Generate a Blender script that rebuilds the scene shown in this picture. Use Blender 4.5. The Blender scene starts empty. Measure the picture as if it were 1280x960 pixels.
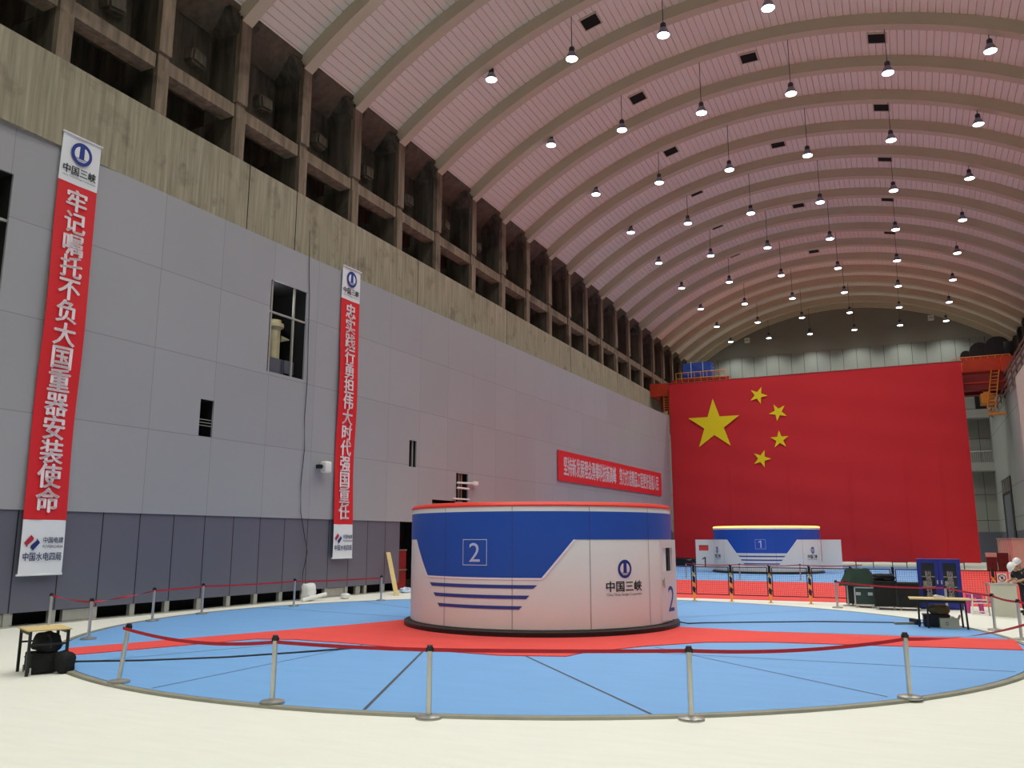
import bpy, bmesh, math, random
from mathutils import Vector, Matrix, noise as mnoise

random.seed(7)
sc = bpy.context.scene
COL = sc.collection
PI = math.pi

# ------------------------------------------------------------------ camera, world, exposure
F_PX, PITCH, YAW, CAM_H = 1040.0, math.radians(10.5398), math.radians(25.2095), 2.25
cam_d = bpy.data.cameras.new('camera')
cam_d.sensor_width = 36.0
cam_d.sensor_fit = 'HORIZONTAL'
cam_d.lens = F_PX / 1280.0 * 36.0
cam_d.clip_end = 500
cam = bpy.data.objects.new('camera', cam_d)
COL.objects.link(cam)
cam.location = (0, 0, CAM_H)
cam.rotation_euler = (PI / 2 + PITCH, 0, YAW)
sc.camera = cam

world = bpy.data.worlds.new('world')
sc.world = world
world.use_nodes = True
world.node_tree.nodes['Background'].inputs[0].default_value = (0.5, 0.55, 0.6, 1)
world.node_tree.nodes['Background'].inputs[1].default_value = 0.03

sc.view_settings.view_transform = 'Standard'
sc.view_settings.look = 'None'
sc.view_settings.gamma = 1.0
sc.view_settings.use_curve_mapping = False
sc.view_settings.exposure = 0.0
sc.cycles.use_denoising = True
sc.cycles.max_bounces = 8
sc.cycles.diffuse_bounces = 5
sc.cycles.sample_clamp_indirect = 6.0

LAMP_W = 1050.0          # watts of each pendant
LAMP_CONE = math.radians(126)
LAMP_BLEND = 0.7
LAMP_Z = 23.75

# ------------------------------------------------------------------ helpers
def lin(c):
    c = c / 255.0
    return c / 12.92 if c <= 0.04045 else ((c + 0.055) / 1.055) ** 2.4

def rgb(r, g, b):
    return (lin(r), lin(g), lin(b), 1.0)

MATS = {}
def mat(name, col, rough=0.6, metal=0.0, var=0.06, scale=3.0, bump=0.0, bscale=20.0, stretch=None, emit=None, spec=0.5):
    """Principled material whose colour wanders a little with a noise texture."""
    m = bpy.data.materials.new(name)
    m.use_nodes = True
    nt = m.node_tree
    b = nt.nodes['Principled BSDF']
    b.inputs['Roughness'].default_value = rough
    b.inputs['Metallic'].default_value = metal
    b.inputs['Specular IOR Level'].default_value = spec
    tc = nt.nodes.new('ShaderNodeTexCoord')
    mp = nt.nodes.new('ShaderNodeMapping')
    if stretch:
        mp.inputs['Scale'].default_value = stretch
    nt.links.new(tc.outputs['Object'], mp.inputs['Vector'])
    n = nt.nodes.new('ShaderNodeTexNoise')
    n.inputs['Scale'].default_value = scale
    n.inputs['Detail'].default_value = 4
    nt.links.new(mp.outputs['Vector'], n.inputs['Vector'])
    mx = nt.nodes.new('ShaderNodeMix')
    mx.data_type = 'RGBA'
    mx.inputs[6].default_value = tuple(max(0, v * (1 - var * 2)) for v in col[:3]) + (1,)
    mx.inputs[7].default_value = tuple(min(1, v * (1 + var * 2)) for v in col[:3]) + (1,)
    nt.links.new(n.outputs['Fac'], mx.inputs[0])
    nt.links.new(mx.outputs[2], b.inputs['Base Color'])
    if bump:
        n2 = nt.nodes.new('ShaderNodeTexNoise')
        n2.inputs['Scale'].default_value = bscale
        n2.inputs['Detail'].default_value = 5
        nt.links.new(mp.outputs['Vector'], n2.inputs['Vector'])
        bp = nt.nodes.new('ShaderNodeBump')
        bp.inputs['Strength'].default_value = bump
        bp.inputs['Distance'].default_value = 0.03
        nt.links.new(n2.outputs['Fac'], bp.inputs['Height'])
        nt.links.new(bp.outputs['Normal'], b.inputs['Normal'])
    if emit:
        b.inputs['Emission Color'].default_value = col
        b.inputs['Emission Strength'].default_value = emit
    MATS[name] = m
    return m

def N(nt, kind, **kw):
    n = nt.nodes.new(kind)
    for k, v in kw.items():
        setattr(n, k, v)
    return n

def panel_mat(name, base, line, ycell, yoff, zlines, lw, rough, metal=0.0, axis=1):
    """Sheet cladding: thin seams every ycell along Y, and at given heights; object coordinates."""
    m = bpy.data.materials.new(name)
    m.use_nodes = True
    nt = m.node_tree
    b = nt.nodes['Principled BSDF']
    b.inputs['Roughness'].default_value = rough
    b.inputs['Metallic'].default_value = metal
    tc = N(nt, 'ShaderNodeTexCoord')
    sp = N(nt, 'ShaderNodeSeparateXYZ')
    nt.links.new(tc.outputs['Object'], sp.inputs[0])
    def math_(op, a, bv=None):
        n = N(nt, 'ShaderNodeMath', operation=op)
        if hasattr(a, 'node'): nt.links.new(a, n.inputs[0])
        else: n.inputs[0].default_value = a
        if bv is not None:
            if hasattr(bv, 'node'): nt.links.new(bv, n.inputs[1])
            else: n.inputs[1].default_value = bv
        return n.outputs[0]
    y = math_('ADD', sp.outputs[axis], -yoff + 100 * ycell)
    fr = math_('MODULO', y, ycell)
    cell = math_('FLOOR', math_('DIVIDE', y, ycell))
    mask = math_('LESS_THAN', fr, lw)
    row = None
    for z in zlines:
        d = math_('ABSOLUTE', math_('ADD', sp.outputs[2], -z))
        mask = math_('MAXIMUM', mask, math_('LESS_THAN', d, lw * 0.6))
        s = math_('GREATER_THAN', sp.outputs[2], z)
        row = s if row is None else math_('ADD', row, s)
    cb = N(nt, 'ShaderNodeCombineXYZ')
    nt.links.new(cell, cb.inputs[0])
    if row is not None:
        nt.links.new(row, cb.inputs[1])
    wn = N(nt, 'ShaderNodeTexWhiteNoise')
    nt.links.new(cb.outputs[0], wn.inputs['Vector'])
    nz = N(nt, 'ShaderNodeTexNoise')
    nz.inputs['Scale'].default_value = 0.35
    nz.inputs['Detail'].default_value = 3
    nt.links.new(tc.outputs['Object'], nz.inputs['Vector'])
    v = math_('ADD', math_('MULTIPLY', wn.outputs['Value'], 0.07), math_('MULTIPLY', nz.outputs['Fac'], 0.10))
    v = math_('ADD', v, 0.915)
    hs = N(nt, 'ShaderNodeVectorMath', operation='SCALE')
    hs.inputs[0].default_value = base[:3]
    nt.links.new(v, hs.inputs['Scale'])
    mx = N(nt, 'ShaderNodeMix', data_type='RGBA')
    nt.links.new(mask, mx.inputs[0])
    nt.links.new(hs.outputs[0], mx.inputs[6])
    mx.inputs[7].default_value = line
    nt.links.new(mx.outputs[2], b.inputs['Base Color'])
    return m

def concrete_mat(name, lo, hi, streak=1.0, scale=1.0, dark=(0.02, 0.018, 0.014, 1), stain=0.5):
    """Board-marked concrete with vertical run marks and dark stains."""
    m = bpy.data.materials.new(name)
    m.use_nodes = True
    nt = m.node_tree
    b = nt.nodes['Principled BSDF']
    b.inputs['Roughness'].default_value = 0.85
    tc = N(nt, 'ShaderNodeTexCoord')
    mp = N(nt, 'ShaderNodeMapping')
    mp.inputs['Scale'].default_value = (1.6 * scale, 1.6 * scale, 0.16 * scale / max(streak, 0.01))
    nt.links.new(tc.outputs['Object'], mp.inputs[0])
    n1 = N(nt, 'ShaderNodeTexNoise')
    n1.inputs['Scale'].default_value = 1.5
    n1.inputs['Detail'].default_value = 8
    n1.inputs['Roughness'].default_value = 0.65
    nt.links.new(mp.outputs[0], n1.inputs['Vector'])
    n2 = N(nt, 'ShaderNodeTexNoise')
    n2.inputs['Scale'].default_value = 0.5 * scale
    n2.inputs['Detail'].default_value = 6
    nt.links.new(tc.outputs['Object'], n2.inputs['Vector'])
    r1 = N(nt, 'ShaderNodeMapRange')
    r1.inputs[1].default_value = 0.3
    r1.inputs[2].default_value = 0.7
    nt.links.new(n1.outputs['Fac'], r1.inputs[0])
    mx = N(nt, 'ShaderNodeMix', data_type='RGBA')
    mx.inputs[6].default_value = lo
    mx.inputs[7].default_value = hi
    nt.links.new(r1.outputs[0], mx.inputs[0])
    r2 = N(nt, 'ShaderNodeMapRange')
    r2.inputs[1].default_value = 0.56
    r2.inputs[2].default_value = 0.75
    r2.inputs[4].default_value = stain
    nt.links.new(n2.outputs['Fac'], r2.inputs[0])
    m2 = N(nt, 'ShaderNodeMix', data_type='RGBA')
    nt.links.new(r2.outputs[0], m2.inputs[0])
    nt.links.new(mx.outputs[2], m2.inputs[6])
    m2.inputs[7].default_value = dark
    nt.links.new(m2.outputs[2], b.inputs['Base Color'])
    bp = N(nt, 'ShaderNodeBump')
    bp.inputs['Strength'].default_value = 0.35
    bp.inputs['Distance'].default_value = 0.05
    nt.links.new(n1.outputs['Fac'], bp.inputs['Height'])
    nt.links.new(bp.outputs[0], b.inputs['Normal'])
    return m

class MB:
    """Collects shapes in one bmesh; build() links them as ONE mesh object."""
    def __init__(self):
        self.bm = bmesh.new()
    def verts(self, pts):
        return [self.bm.verts.new(p) for p in pts]
    def face(self, vs):
        try:
            return self.bm.faces.new(vs)
        except ValueError:
            return None
    def poly(self, pts):
        self.face(self.verts(pts)); return self
    def box(self, x0, x1, y0, y1, z0, z1):
        p = [(x0, y0, z0), (x1, y0, z0), (x1, y1, z0), (x0, y1, z0), (x0, y0, z1), (x1, y0, z1), (x1, y1, z1), (x0, y1, z1)]
        v = self.verts(p)
        for f in ((3, 2, 1, 0), (4, 5, 6, 7), (0, 1, 5, 4), (1, 2, 6, 5), (2, 3, 7, 6), (3, 0, 4, 7)):
            self.face([v[i] for i in f])
        return self
    def bbox(self, x0, x1, y0, y1, z0, z1, bev=0.02, seg=2):
        """box with rounded edges"""
        t = bmesh.new()
        bmesh.ops.create_cube(t, size=1)
        bmesh.ops.scale(t, vec=(x1 - x0, y1 - y0, z1 - z0), verts=t.verts)
        bmesh.ops.translate(t, vec=((x0 + x1) / 2, (y0 + y1) / 2, (z0 + z1) / 2), verts=t.verts)
        bmesh.ops.bevel(t, geom=list(t.edges), offset=bev, segments=seg, affect='EDGES', profile=0.5)
        self.merge(t); return self
    def merge(self, t, M=None):
        mp = {}
        for v in t.verts:
            mp[v] = self.bm.verts.new(M @ v.co if M else v.co)
        for f in t.faces:
            self.face([mp[v] for v in f.verts])
        t.free()
    def prism(self, pts, axis, a, b):
        """extrude a 2-D outline along an axis ('x': pts are (y,z); 'y': (x,z); 'z': (x,y))"""
        def P(p, t):
            return {'x': (t, p[0], p[1]), 'y': (p[0], t, p[1]), 'z': (p[0], p[1], t)}[axis]
        v0 = self.verts([P(p, a) for p in pts]); v1 = self.verts([P(p, b) for p in pts])
        n = len(pts)
        self.face(v0[::-1]); self.face(v1)
        for i in range(n):
            self.face([v0[i], v0[(i + 1) % n], v1[(i + 1) % n], v1[i]])
        return self
    def tube(self, pts, r, seg=8, caps=True):
        pts = [Vector(p) for p in pts]
        rr = r if isinstance(r, (list, tuple)) else [r] * len(pts)
        rings = []
        up = Vector((0, 0, 1))
        for i, p in enumerate(pts):
            d = (pts[min(i + 1, len(pts) - 1)] - pts[max(i - 1, 0)]).normalized()
            a = d.cross(up)
            if a.length < 1e-3:
                a = d.cross(Vector((1, 0, 0)))
            a.normalize(); b = d.cross(a)
            rings.append(self.verts([p + (a * math.cos(2 * PI * k / seg) + b * math.sin(2 * PI * k / seg)) * rr[i] for k in range(seg)]))
        for i in range(len(rings) - 1):
            for k in range(seg):
                self.face([rings[i][k], rings[i][(k + 1) % seg], rings[i + 1][(k + 1) % seg], rings[i + 1][k]])
        if caps:
            self.face(rings[0][::-1]); self.face(rings[-1])
        return self
    def lathe(self, prof, c=(0, 0, 0), seg=24, caps=True, a0=0.0, a1=2 * PI):
        """prof: (radius, z) from bottom to top"""
        full = abs(a1 - a0 - 2 * PI) < 1e-6
        n = seg if full else seg + 1
        rings = [self.verts([(c[0] + r * math.cos(a0 + (a1 - a0) * k / seg), c[1] + r * math.sin(a0 + (a1 - a0) * k / seg), c[2] + z) for k in range(n)]) for r, z in prof]
        for i in range(len(rings) - 1):
            for k in range(seg):
                k2 = (k + 1) % n
                self.face([rings[i][k], rings[i][k2], rings[i + 1][k2], rings[i + 1][k]])
        if caps and full:
            self.face(rings[0][::-1]); self.face(rings[-1])
        return self
    def map(self, fn):
        for v in self.bm.verts:
            v.co = fn(v.co)
        return self
    def build(self, name, material, parent=None, smooth=False):
        bmesh.ops.recalc_face_normals(self.bm, faces=self.bm.faces)
        me = bpy.data.meshes.new(name)
        self.bm.to_mesh(me); self.bm.free()
        if material:
            me.materials.append(material)
        if smooth:
            for p in me.polygons:
                p.use_smooth = True
            try:
                me.set_sharp_from_angle(angle=math.radians(35))
            except Exception:
                pass
        o = bpy.data.objects.new(name, me)
        COL.objects.link(o)
        if parent:
            o.parent = parent
        return o

def tag(o, label=None, cat=None, group=None, kind=None):
    if label: o['label'] = label
    if cat: o['category'] = cat
    if group: o['group'] = group
    if kind: o['kind'] = kind
    return o

def thing(name, label, cat, loc=(0, 0, 0), rz=0.0, group=None):
    o = bpy.data.objects.new(name, None)
    o.empty_display_size = 0.2
    COL.objects.link(o)
    o.location = loc
    o.rotation_euler = (0, 0, rz)
    return tag(o, label, cat, group)

def dup(root, loc=None, rz=None, label=None):
    r = root.copy(); COL.objects.link(r)
    if loc is not None: r.location = loc
    if rz is not None: r.rotation_euler = (0, 0, rz)
    if label: r['label'] = label
    for ch in list(root.children):
        c = ch.copy(); COL.objects.link(c); c.parent = r
        for g in list(ch.children):
            d = g.copy(); COL.objects.link(d); d.parent = c
    return r

def struct(o, label=None, cat=None):
    return tag(o, label, cat, kind='structure')

# lettering: flat outlines from the built-in typeface, as (verts2d, faces)
_TXT = {}
def glyphs(body, bold=0.0):
    key = (body, bold)
    if key in _TXT:
        return _TXT[key]
    c = bpy.data.curves.new('t', 'FONT')
    c.body = body
    c.align_x = 'CENTER'
    c.resolution_u = 3
    o = bpy.data.objects.new('t', c)
    COL.objects.link(o)
    dg = bpy.context.evaluated_depsgraph_get()
    me = bpy.data.meshes.new_from_object(o.evaluated_get(dg))
    v = [(p.co.x, p.co.y) for p in me.vertices]
    f = [tuple(p.vertices) for p in me.polygons]
    bpy.data.objects.remove(o); bpy.data.curves.remove(c); bpy.data.meshes.remove(me)
    if bold:
        v0, f0 = v, f
        v, f = [], []
        for dx, dy in ((-1, 0), (1, 0), (0, -0.6), (0, 0.6), (0, 0)):
            n0 = len(v)
            v += [(p[0] + dx * bold, p[1] + dy * bold) for p in v0]
            f += [tuple(i + n0 for i in q) for q in f0]
    _TXT[key] = (v, f)
    return v, f

def add_text(mb, body, fn, cx, cy, h=None, w=None, bold=0.0):
    """fit the text's outline to height h and/or width w about (cx, cy); fn maps (u, v) to a point"""
    v, f = glyphs(body, bold)
    x0 = min(p[0] for p in v); x1 = max(p[0] for p in v); y0 = min(p[1] for p in v); y1 = max(p[1] for p in v)
    sx = w / (x1 - x0) if w else h / (y1 - y0)
    sy = h / (y1 - y0) if h else sx
    if h and not w: sx = sy
    vs = mb.verts([fn(cx + (p[0] - (x0 + x1) / 2) * sx, cy + (p[1] - (y0 + y1) / 2) * sy) for p in v])
    for q in f:
        mb.face([vs[i] for i in q])

def add_char(mb, ch, fn, cx, cy, size, bold=0.0, sx=1.0):
    """one full-width character in its em box centred on (cx, cy)"""
    v, f = glyphs(ch, bold)
    vs = mb.verts([fn(cx + p[0] * size * sx, cy + (p[1] - 0.36) * size) for p in v])
    for q in f:
        mb.face([vs[i] for i in q])

def add_poly2(mb, pts, fn):
    mb.face(mb.verts([fn(*p) for p in pts]))

def add_strip(mb, lo, hi, fn, n=24, m=1):
    """area between two polylines given as ((u0,v0),(u1,v1)) lower and upper edges, cut into n slices"""
    rows = []
    for j in range(m + 1):
        t = j / m; row = []
        for i in range(n + 1):
            k = i / n
            l = [lo[0][q] + (lo[1][q] - lo[0][q]) * k for q in (0, 1)]
            h = [hi[0][q] + (hi[1][q] - hi[0][q]) * k for q in (0, 1)]
            row.append(fn(l[0] + (h[0] - l[0]) * t, l[1] + (h[1] - l[1]) * t))
        rows.append(mb.verts(row))
    for j in range(m):
        for i in range(n):
            mb.face([rows[j][i], rows[j][i + 1], rows[j + 1][i + 1], rows[j + 1][i]])

def add_one(mb, fn, cx, cy, h):
    """an upright 1 with a slanting flag"""
    w = h * 0.13
    add_poly2(mb, [(cx, cy - h / 2), (cx + w, cy - h / 2), (cx + w, cy + h / 2), (cx, cy + h / 2)], fn)
    add_poly2(mb, [(cx, cy + h / 2), (cx - h * 0.26, cy + h * 0.32), (cx - h * 0.26, cy + h * 0.20), (cx, cy + h * 0.36)], fn)

def ellipse(cx, cy, rx, ry, n=36, a0=0.0, a1=2 * PI):
    m = n if abs(a1 - a0 - 2 * PI) < 1e-6 else n + 1
    return [(cx + rx * math.cos(a0 + (a1 - a0) * i / n), cy + ry * math.sin(a0 + (a1 - a0) * i / n)) for i in range(m)]

def emblem(cx, cy, R, fn, fn2, parent, blue, white):
    """round blue emblem: a solid disc with two pale curved wings either side of a shaft, over ripples"""
    a = MB(); add_poly2(a, ellipse(cx, cy, R * 0.97, R, 40), fn)
    e = a.build('emblem', blue, parent)
    b = MB()
    for s in (-1, 1):
        pts = []
        for i in range(9):
            t = i / 8
            pts.append((cx + s * R * (0.22 + 0.02 * t), cy + R * (0.62 - 1.0 * t)))
        for i in range(9):
            t = i / 8
            ang = math.radians(-35 + 95 * t)
            pts.append((cx + s * R * 0.68 * math.cos(ang), cy + R * 0.68 * math.sin(ang)))
        pts = pts if s > 0 else pts[::-1]
        add_poly2(b, pts, fn2)
    for k, (w, z) in enumerate(((0.52, -0.47), (0.42, -0.56), (0.30, -0.65))):
        add_strip(b, ((cx - w * R, cy + (z - 0.025) * R), (cx + w * R, cy + (z - 0.025) * R)), ((cx - w * R, cy + (z + 0.02) * R), (cx + w * R, cy + (z + 0.02) * R)), fn2, 6)
    b.build('emblem_wings', white, e)
    return e

# ------------------------------------------------------------------ materials
M_floor = mat('white_floor', rgb(236, 235, 225), 0.55, 0, 0.03, 1.2, 0.12, 3.0, (1, 6, 1))
M_clad = panel_mat('grey_cladding', rgb(158, 160, 166), rgb(136, 137, 141), 2.5, 15.0, (5.57, 8.15, 10.72), 0.022, 0.38)
M_clad_low = panel_mat('dark_cladding', rgb(98, 100, 114), rgb(22, 22, 24), 1.256, 16.23, (), 0.035, 0.4)
M_clad_far = panel_mat('far_cladding', rgb(150, 153, 150), rgb(95, 97, 95), 1.35, 0.0, (4.0, 6.5, 12.0, 18.3, 20.6), 0.05, 0.5)
M_endw = panel_mat('end_cladding', rgb(134, 138, 132), rgb(62, 64, 62), 1.33, 0.3, (4.0, 6.5, 9.0, 12.0, 15.0, 17.6, 20.0), 0.05, 0.5, 0.0, 0)
M_beam = concrete_mat('stained_concrete', rgb(122, 117, 99), rgb(172, 165, 142), 2.2, 2.6, rgb(84, 77, 60), 0.6)
M_pil = concrete_mat('dirty_concrete', rgb(92, 80, 66), rgb(150, 134, 114), 1.0, 1.6, rgb(40, 35, 28), 0.7)
M_edge = concrete_mat('edge_concrete', rgb(82, 72, 60), rgb(112, 100, 84), 0.5, 1.2, rgb(60, 54, 44), 0.4)
M_rock_shade = concrete_mat('dark_rock_and_shade', rgb(42, 38, 33), rgb(104, 96, 83), 0.8, 1.1, rgb(14, 13, 12), 0.85)  # dark rock faces; on the bay sides its darkness is painted shade
M_blk = concrete_mat('block_concrete', rgb(84, 78, 68), rgb(124, 116, 102), 0.4, 3.0, rgb(50, 46, 38), 0.5)
M_ceil = mat('ceiling_sheet', rgb(236, 228, 218), 0.6, 0, 0.02, 0.4)
M_rib = mat('painted_rib', rgb(200, 192, 168), 0.65, 0, 0.04, 0.6)
M_dark = mat('dark_void', rgb(16, 16, 17), 0.9, 0, 0.2, 1.0)
M_black = mat('black_paint', rgb(24, 24, 26), 0.45, 0, 0.15, 8.0)
M_blackcloth = mat('black_cloth', rgb(22, 22, 23), 0.9, 0, 0.3, 9.0, 0.4, 30)
M_steel = mat('brushed_steel', rgb(205, 205, 198), 0.32, 0.85, 0.05, 10.0)
M_galv = mat('galvanised', rgb(176, 176, 170), 0.5, 0.5, 0.08, 4.0)
M_white = mat('white_paint', rgb(230, 230, 228), 0.45, 0, 0.02, 2.0)
M_drumw = mat('drum_white', rgb(231, 228, 222), 0.35, 0, 0.012, 1.0)
M_drumb = mat('drum_blue', rgb(36, 86, 182), 0.35, 0, 0.02, 1.0)
M_drumb2 = mat('stripe_blue', rgb(52, 68, 150), 0.4, 0, 0.02, 1.0)
M_rim = mat('rim_red', rgb(236, 62, 46), 0.4, 0, 0.02, 1.0)
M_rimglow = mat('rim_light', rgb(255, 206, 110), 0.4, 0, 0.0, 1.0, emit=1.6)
M_deck = mat('blue_deck', rgb(114, 166, 222), 0.6, 0, 0.05, 0.7, 0.15, 2.0, (1, 5, 1))
M_curb = mat('steel_curb', rgb(150, 148, 132), 0.6, 0.2, 0.15, 2.5)
M_carpet = mat('red_carpet', rgb(226, 74, 68), 0.9, 0, 0.05, 1.5, 0.1, 6.0)
M_carpet2 = mat('red_floor_sheet', rgb(226, 66, 62), 0.8, 0, 0.05, 0.8)
M_flag = mat('flag_red', rgb(200, 30, 40), 0.75, 0, 0.03, 0.15)
M_star = mat('flag_yellow', rgb(236, 214, 16), 0.75, 0, 0.01, 0.5)
M_banr = mat('banner_red', rgb(214, 28, 40), 0.6, 0, 0.03, 0.8)
M_banw = mat('banner_white', rgb(226, 230, 236), 0.6, 0, 0.015, 1.0)
M_letw = mat('white_letters', rgb(242, 228, 234), 0.6, 0, 0.0, 1.0)
M_letk = mat('black_letters', rgb(24, 24, 28), 0.6, 0, 0.0, 1.0)
M_letb = mat('navy_letters', rgb(20, 40, 110), 0.6, 0, 0.0, 1.0)
M_logoblue = mat('emblem_blue', rgb(24, 52, 140), 0.5, 0, 0.0, 1.0)
M_logored = mat('emblem_red', rgb(176, 36, 62), 0.5, 0, 0.0, 1.0)
M_edging = mat('white_edging', rgb(248, 249, 252), 0.4, 0, 0.0, 1.0)
M_lines = mat('pale_lines', rgb(196, 214, 240), 0.5, 0, 0.0, 1.0)
M_seam = mat('seam_dark', rgb(70, 74, 84), 0.6, 0, 0.0, 1.0)
M_belt = mat('belt_red', rgb(178, 30, 44), 0.7, 0, 0.06, 6.0)
M_wood = mat('plywood', rgb(212, 186, 126), 0.6, 0, 0.1, 4.0, 0.05, 8, (1, 8, 1))
M_yellow = mat('fence_yellow', rgb(228, 168, 32), 0.5, 0, 0.04, 4.0)
M_tarp = mat('green_tarp', rgb(44, 66, 52), 0.75, 0, 0.15, 3.0, 0.3, 5)
M_case = mat('case_green', rgb(36, 58, 54), 0.5, 0, 0.1, 5.0)
M_cab = mat('cabinet_blue', rgb(30, 44, 138), 0.4, 0, 0.04, 3.0)
M_glassd = mat('dark_glass', rgb(26, 34, 46), 0.12, 0, 0.25, 6.0)
M_card = mat('cardboard', rgb(176, 170, 146), 0.8, 0, 0.06, 5.0)
M_brown = mat('brown_sack', rgb(112, 92, 58), 0.9, 0, 0.25, 9.0, 0.5, 14)
M_magenta = mat('magenta_plastic', rgb(196, 66, 140), 0.4, 0, 0.05, 5.0)
M_crane = mat('crane_orange', rgb(196, 58, 26), 0.55, 0, 0.12, 2.0)
M_craned = mat('crane_maroon', rgb(124, 26, 24), 0.55, 0, 0.12, 1.5)
M_craney = mat('crane_yellow', rgb(206, 130, 44), 0.55, 0, 0.1, 3.0)
M_blueT = mat('blue_tarp', rgb(44, 84, 176), 0.6, 0, 0.12, 2.0, 0.4, 3)
M_pink = mat('pink_board', rgb(204, 166, 154), 0.7, 0, 0.06, 1.5)
M_maroon = mat('maroon_paint', rgb(92, 28, 28), 0.5, 0, 0.06, 3.0)
M_pale = mat('pale_board', rgb(206, 204, 188), 0.6, 0, 0.03, 2.0)
M_pierm = mat('pier_render', rgb(194, 180, 168), 0.7, 0, 0.05, 1.0)
M_flagback = mat('added_flag_backing', rgb(150, 148, 140), 0.8, 0, 0.03, 0.5)  # for the unseen sheet that keeps red bounce off the far vault
M_skin = mat('skin', rgb(196, 150, 122), 0.55, 0, 0.04, 10.0)
M_helmet = mat('helmet_white', rgb(240, 240, 240), 0.3, 0, 0.01, 4.0)
M_shirt = mat('dark_shirt', rgb(30, 32, 40), 0.85, 0, 0.12, 12.0)
M_trous = mat('dark_trousers', rgb(36, 38, 48), 0.85, 0, 0.12, 10.0)
M_lampd = mat('lamp_dark_metal', rgb(70, 72, 82), 0.45, 0.4, 0.05, 8.0)
M_lampg = mat('lamp_shade_metal', rgb(150, 158, 178), 0.35, 0.5, 0.03, 8.0)
M_lampe = mat('lamp_face', (1.0, 0.98, 0.95, 1), 0.4, 0, 0.0, 1.0, emit=14.0)
M_pipe = mat('brown_pipe', rgb(128, 104, 92), 0.6, 0.1, 0.1, 2.0)
M_duct = mat('pale_duct', rgb(200, 190, 150), 0.6, 0, 0.06, 3.0)
M_endup = mat('end_wall_upper', rgb(140, 140, 130), 0.7, 0, 0.03, 0.5)

# ------------------------------------------------------------------ frames of the place
DEL = math.radians(27.154565 - 25.209513)     # the left cladding runs slightly skew to the vault
CD, SD = math.cos(DEL), math.sin(DEL)
def A(p):
    return Vector((p[0] * CD + p[1] * SD, p[1] * CD - p[0] * SD, p[2]))
AX = -21.55                                    # face of the left cladding in its own frame
XL, XR = -21.0, 10.4                           # faces of the pilasters
VC, VZ, VR = -5.3, 1.52, 25.2                  # vault: centre line, centre height, radius
YN, YE = -20.0, 94.0                           # near and far end walls

# ------------------------------------------------------------------ setting: floor
f = MB(); f.box(-30, 12, YN - 1, YE + 1, -0.4, 0.0)
struct(f.build('floor', M_floor), 'white sheeted hall floor around the round blue decks', 'floor')

# ------------------------------------------------------------------ setting: left wall
def holes_wall(mb, y0, y1, z0, z1, x, holes, depth):
    ys = sorted({y0, y1, *[h[0] for h in holes], *[h[1] for h in holes]})
    zs = sorted({z0, z1, *[h[2] for h in holes], *[h[3] for h in holes]})
    ys = [v for v in ys if y0 <= v <= y1]; zs = [v for v in zs if z0 <= v <= z1]
    for i in range(len(ys) - 1):
        for j in range(len(zs) - 1):
            cy, cz = (ys[i] + ys[i + 1]) / 2, (zs[j] + zs[j + 1]) / 2
            if any(h[0] < cy < h[1] and h[2] < cz < h[3] for h in holes):
                continue
            mb.poly([(x, ys[i], zs[j]), (x, ys[i + 1], zs[j]), (x, ys[i + 1], zs[j + 1]), (x, ys[i], zs[j + 1])])
    for h in holes:
        a, b, c, d = h
        if c < z0 or d > z1:
            continue
        mb.poly([(x, a, c), (x - depth, a, c), (x - depth, a, d), (x, a, d)])
        mb.poly([(x, b, c), (x - depth, b, c), (x - depth, b, d), (x, b, d)])
        mb.poly([(x, a, c), (x - depth, a, c), (x - depth, b, c), (x, b, c)])
        mb.poly([(x, a, d), (x - depth, a, d), (x - depth, b, d), (x, b, d)])

HOLES = [(10.5, 12.58, 8.30, 11.92), (22.39, 24.39, 8.28, 11.77), (19.46, 20.04, 5.58, 6.81), (31.7, 32.29, 5.5, 6.72),
         (35.9, 37.07, 4.07, 5.5), (33.7, 35.9, 3.02, 4.09)]
DOOR_Y = (31.15, 33.6)
w = MB()
holes_wall(w, YN, 73.2, 3.0, 13.25, AX, HOLES, 0.07)
w.poly([(AX, 73.2, 3.0), (AX - 0.6, 73.2, 3.0), (AX - 0.6, 73.2, 13.25), (AX, 73.2, 13.25)])
w.poly([(AX, YN, 13.25), (AX - 1.5, YN, 13.25), (AX - 1.5, 73.2, 13.25), (AX, 73.2, 13.25)])
wl = w.build('wall_left', M_clad); wl.rotation_euler = (0, 0, -DEL)
struct(wl, 'tall wall of pale grey cladding panels on the left', 'wall')
w = MB()
for a, b in ((YN, DOOR_Y[0]), (DOOR_Y[1], 73.2)):
    w.box(AX - 0.3, AX - 0.04, a, b, 0.36, 2.998)
wl = w.build('wall_left_plinth', M_clad_low); wl.rotation_euler = (0, 0, -DEL)
struct(wl, 'dark grey lower panels along the foot of the left wall', 'wall')
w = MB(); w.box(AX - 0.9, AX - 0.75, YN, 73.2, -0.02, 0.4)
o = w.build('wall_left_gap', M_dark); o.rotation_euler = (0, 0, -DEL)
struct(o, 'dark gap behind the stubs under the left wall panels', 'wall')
w = MB()
y = 16.23 - 1.256 * 8
while y < 73:
    if not (DOOR_Y[0] - 0.1 < y < DOOR_Y[1]):
        w.box(AX - 0.2, AX - 0.06, y - 0.08, y + 0.09, 0.0, 0.40)
    y += 1.256
for a, b in ((11.0, 13.9), (15.3, 16.2), (26.3, 27.5), (28.2, 28.5)):
    w.box(AX - 0.22, AX - 0.10, a, b, 0.04, 0.34)
w.box(AX - 0.1, AX + 0.06, YN, 31.0, 0.0, 0.03)
o = w.build('baseboard_left', M_galv); o.rotation_euler = (0, 0, -DEL)
struct(o, 'pale steel stubs and kick boards at the foot of the left wall', 'baseboard')

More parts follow.
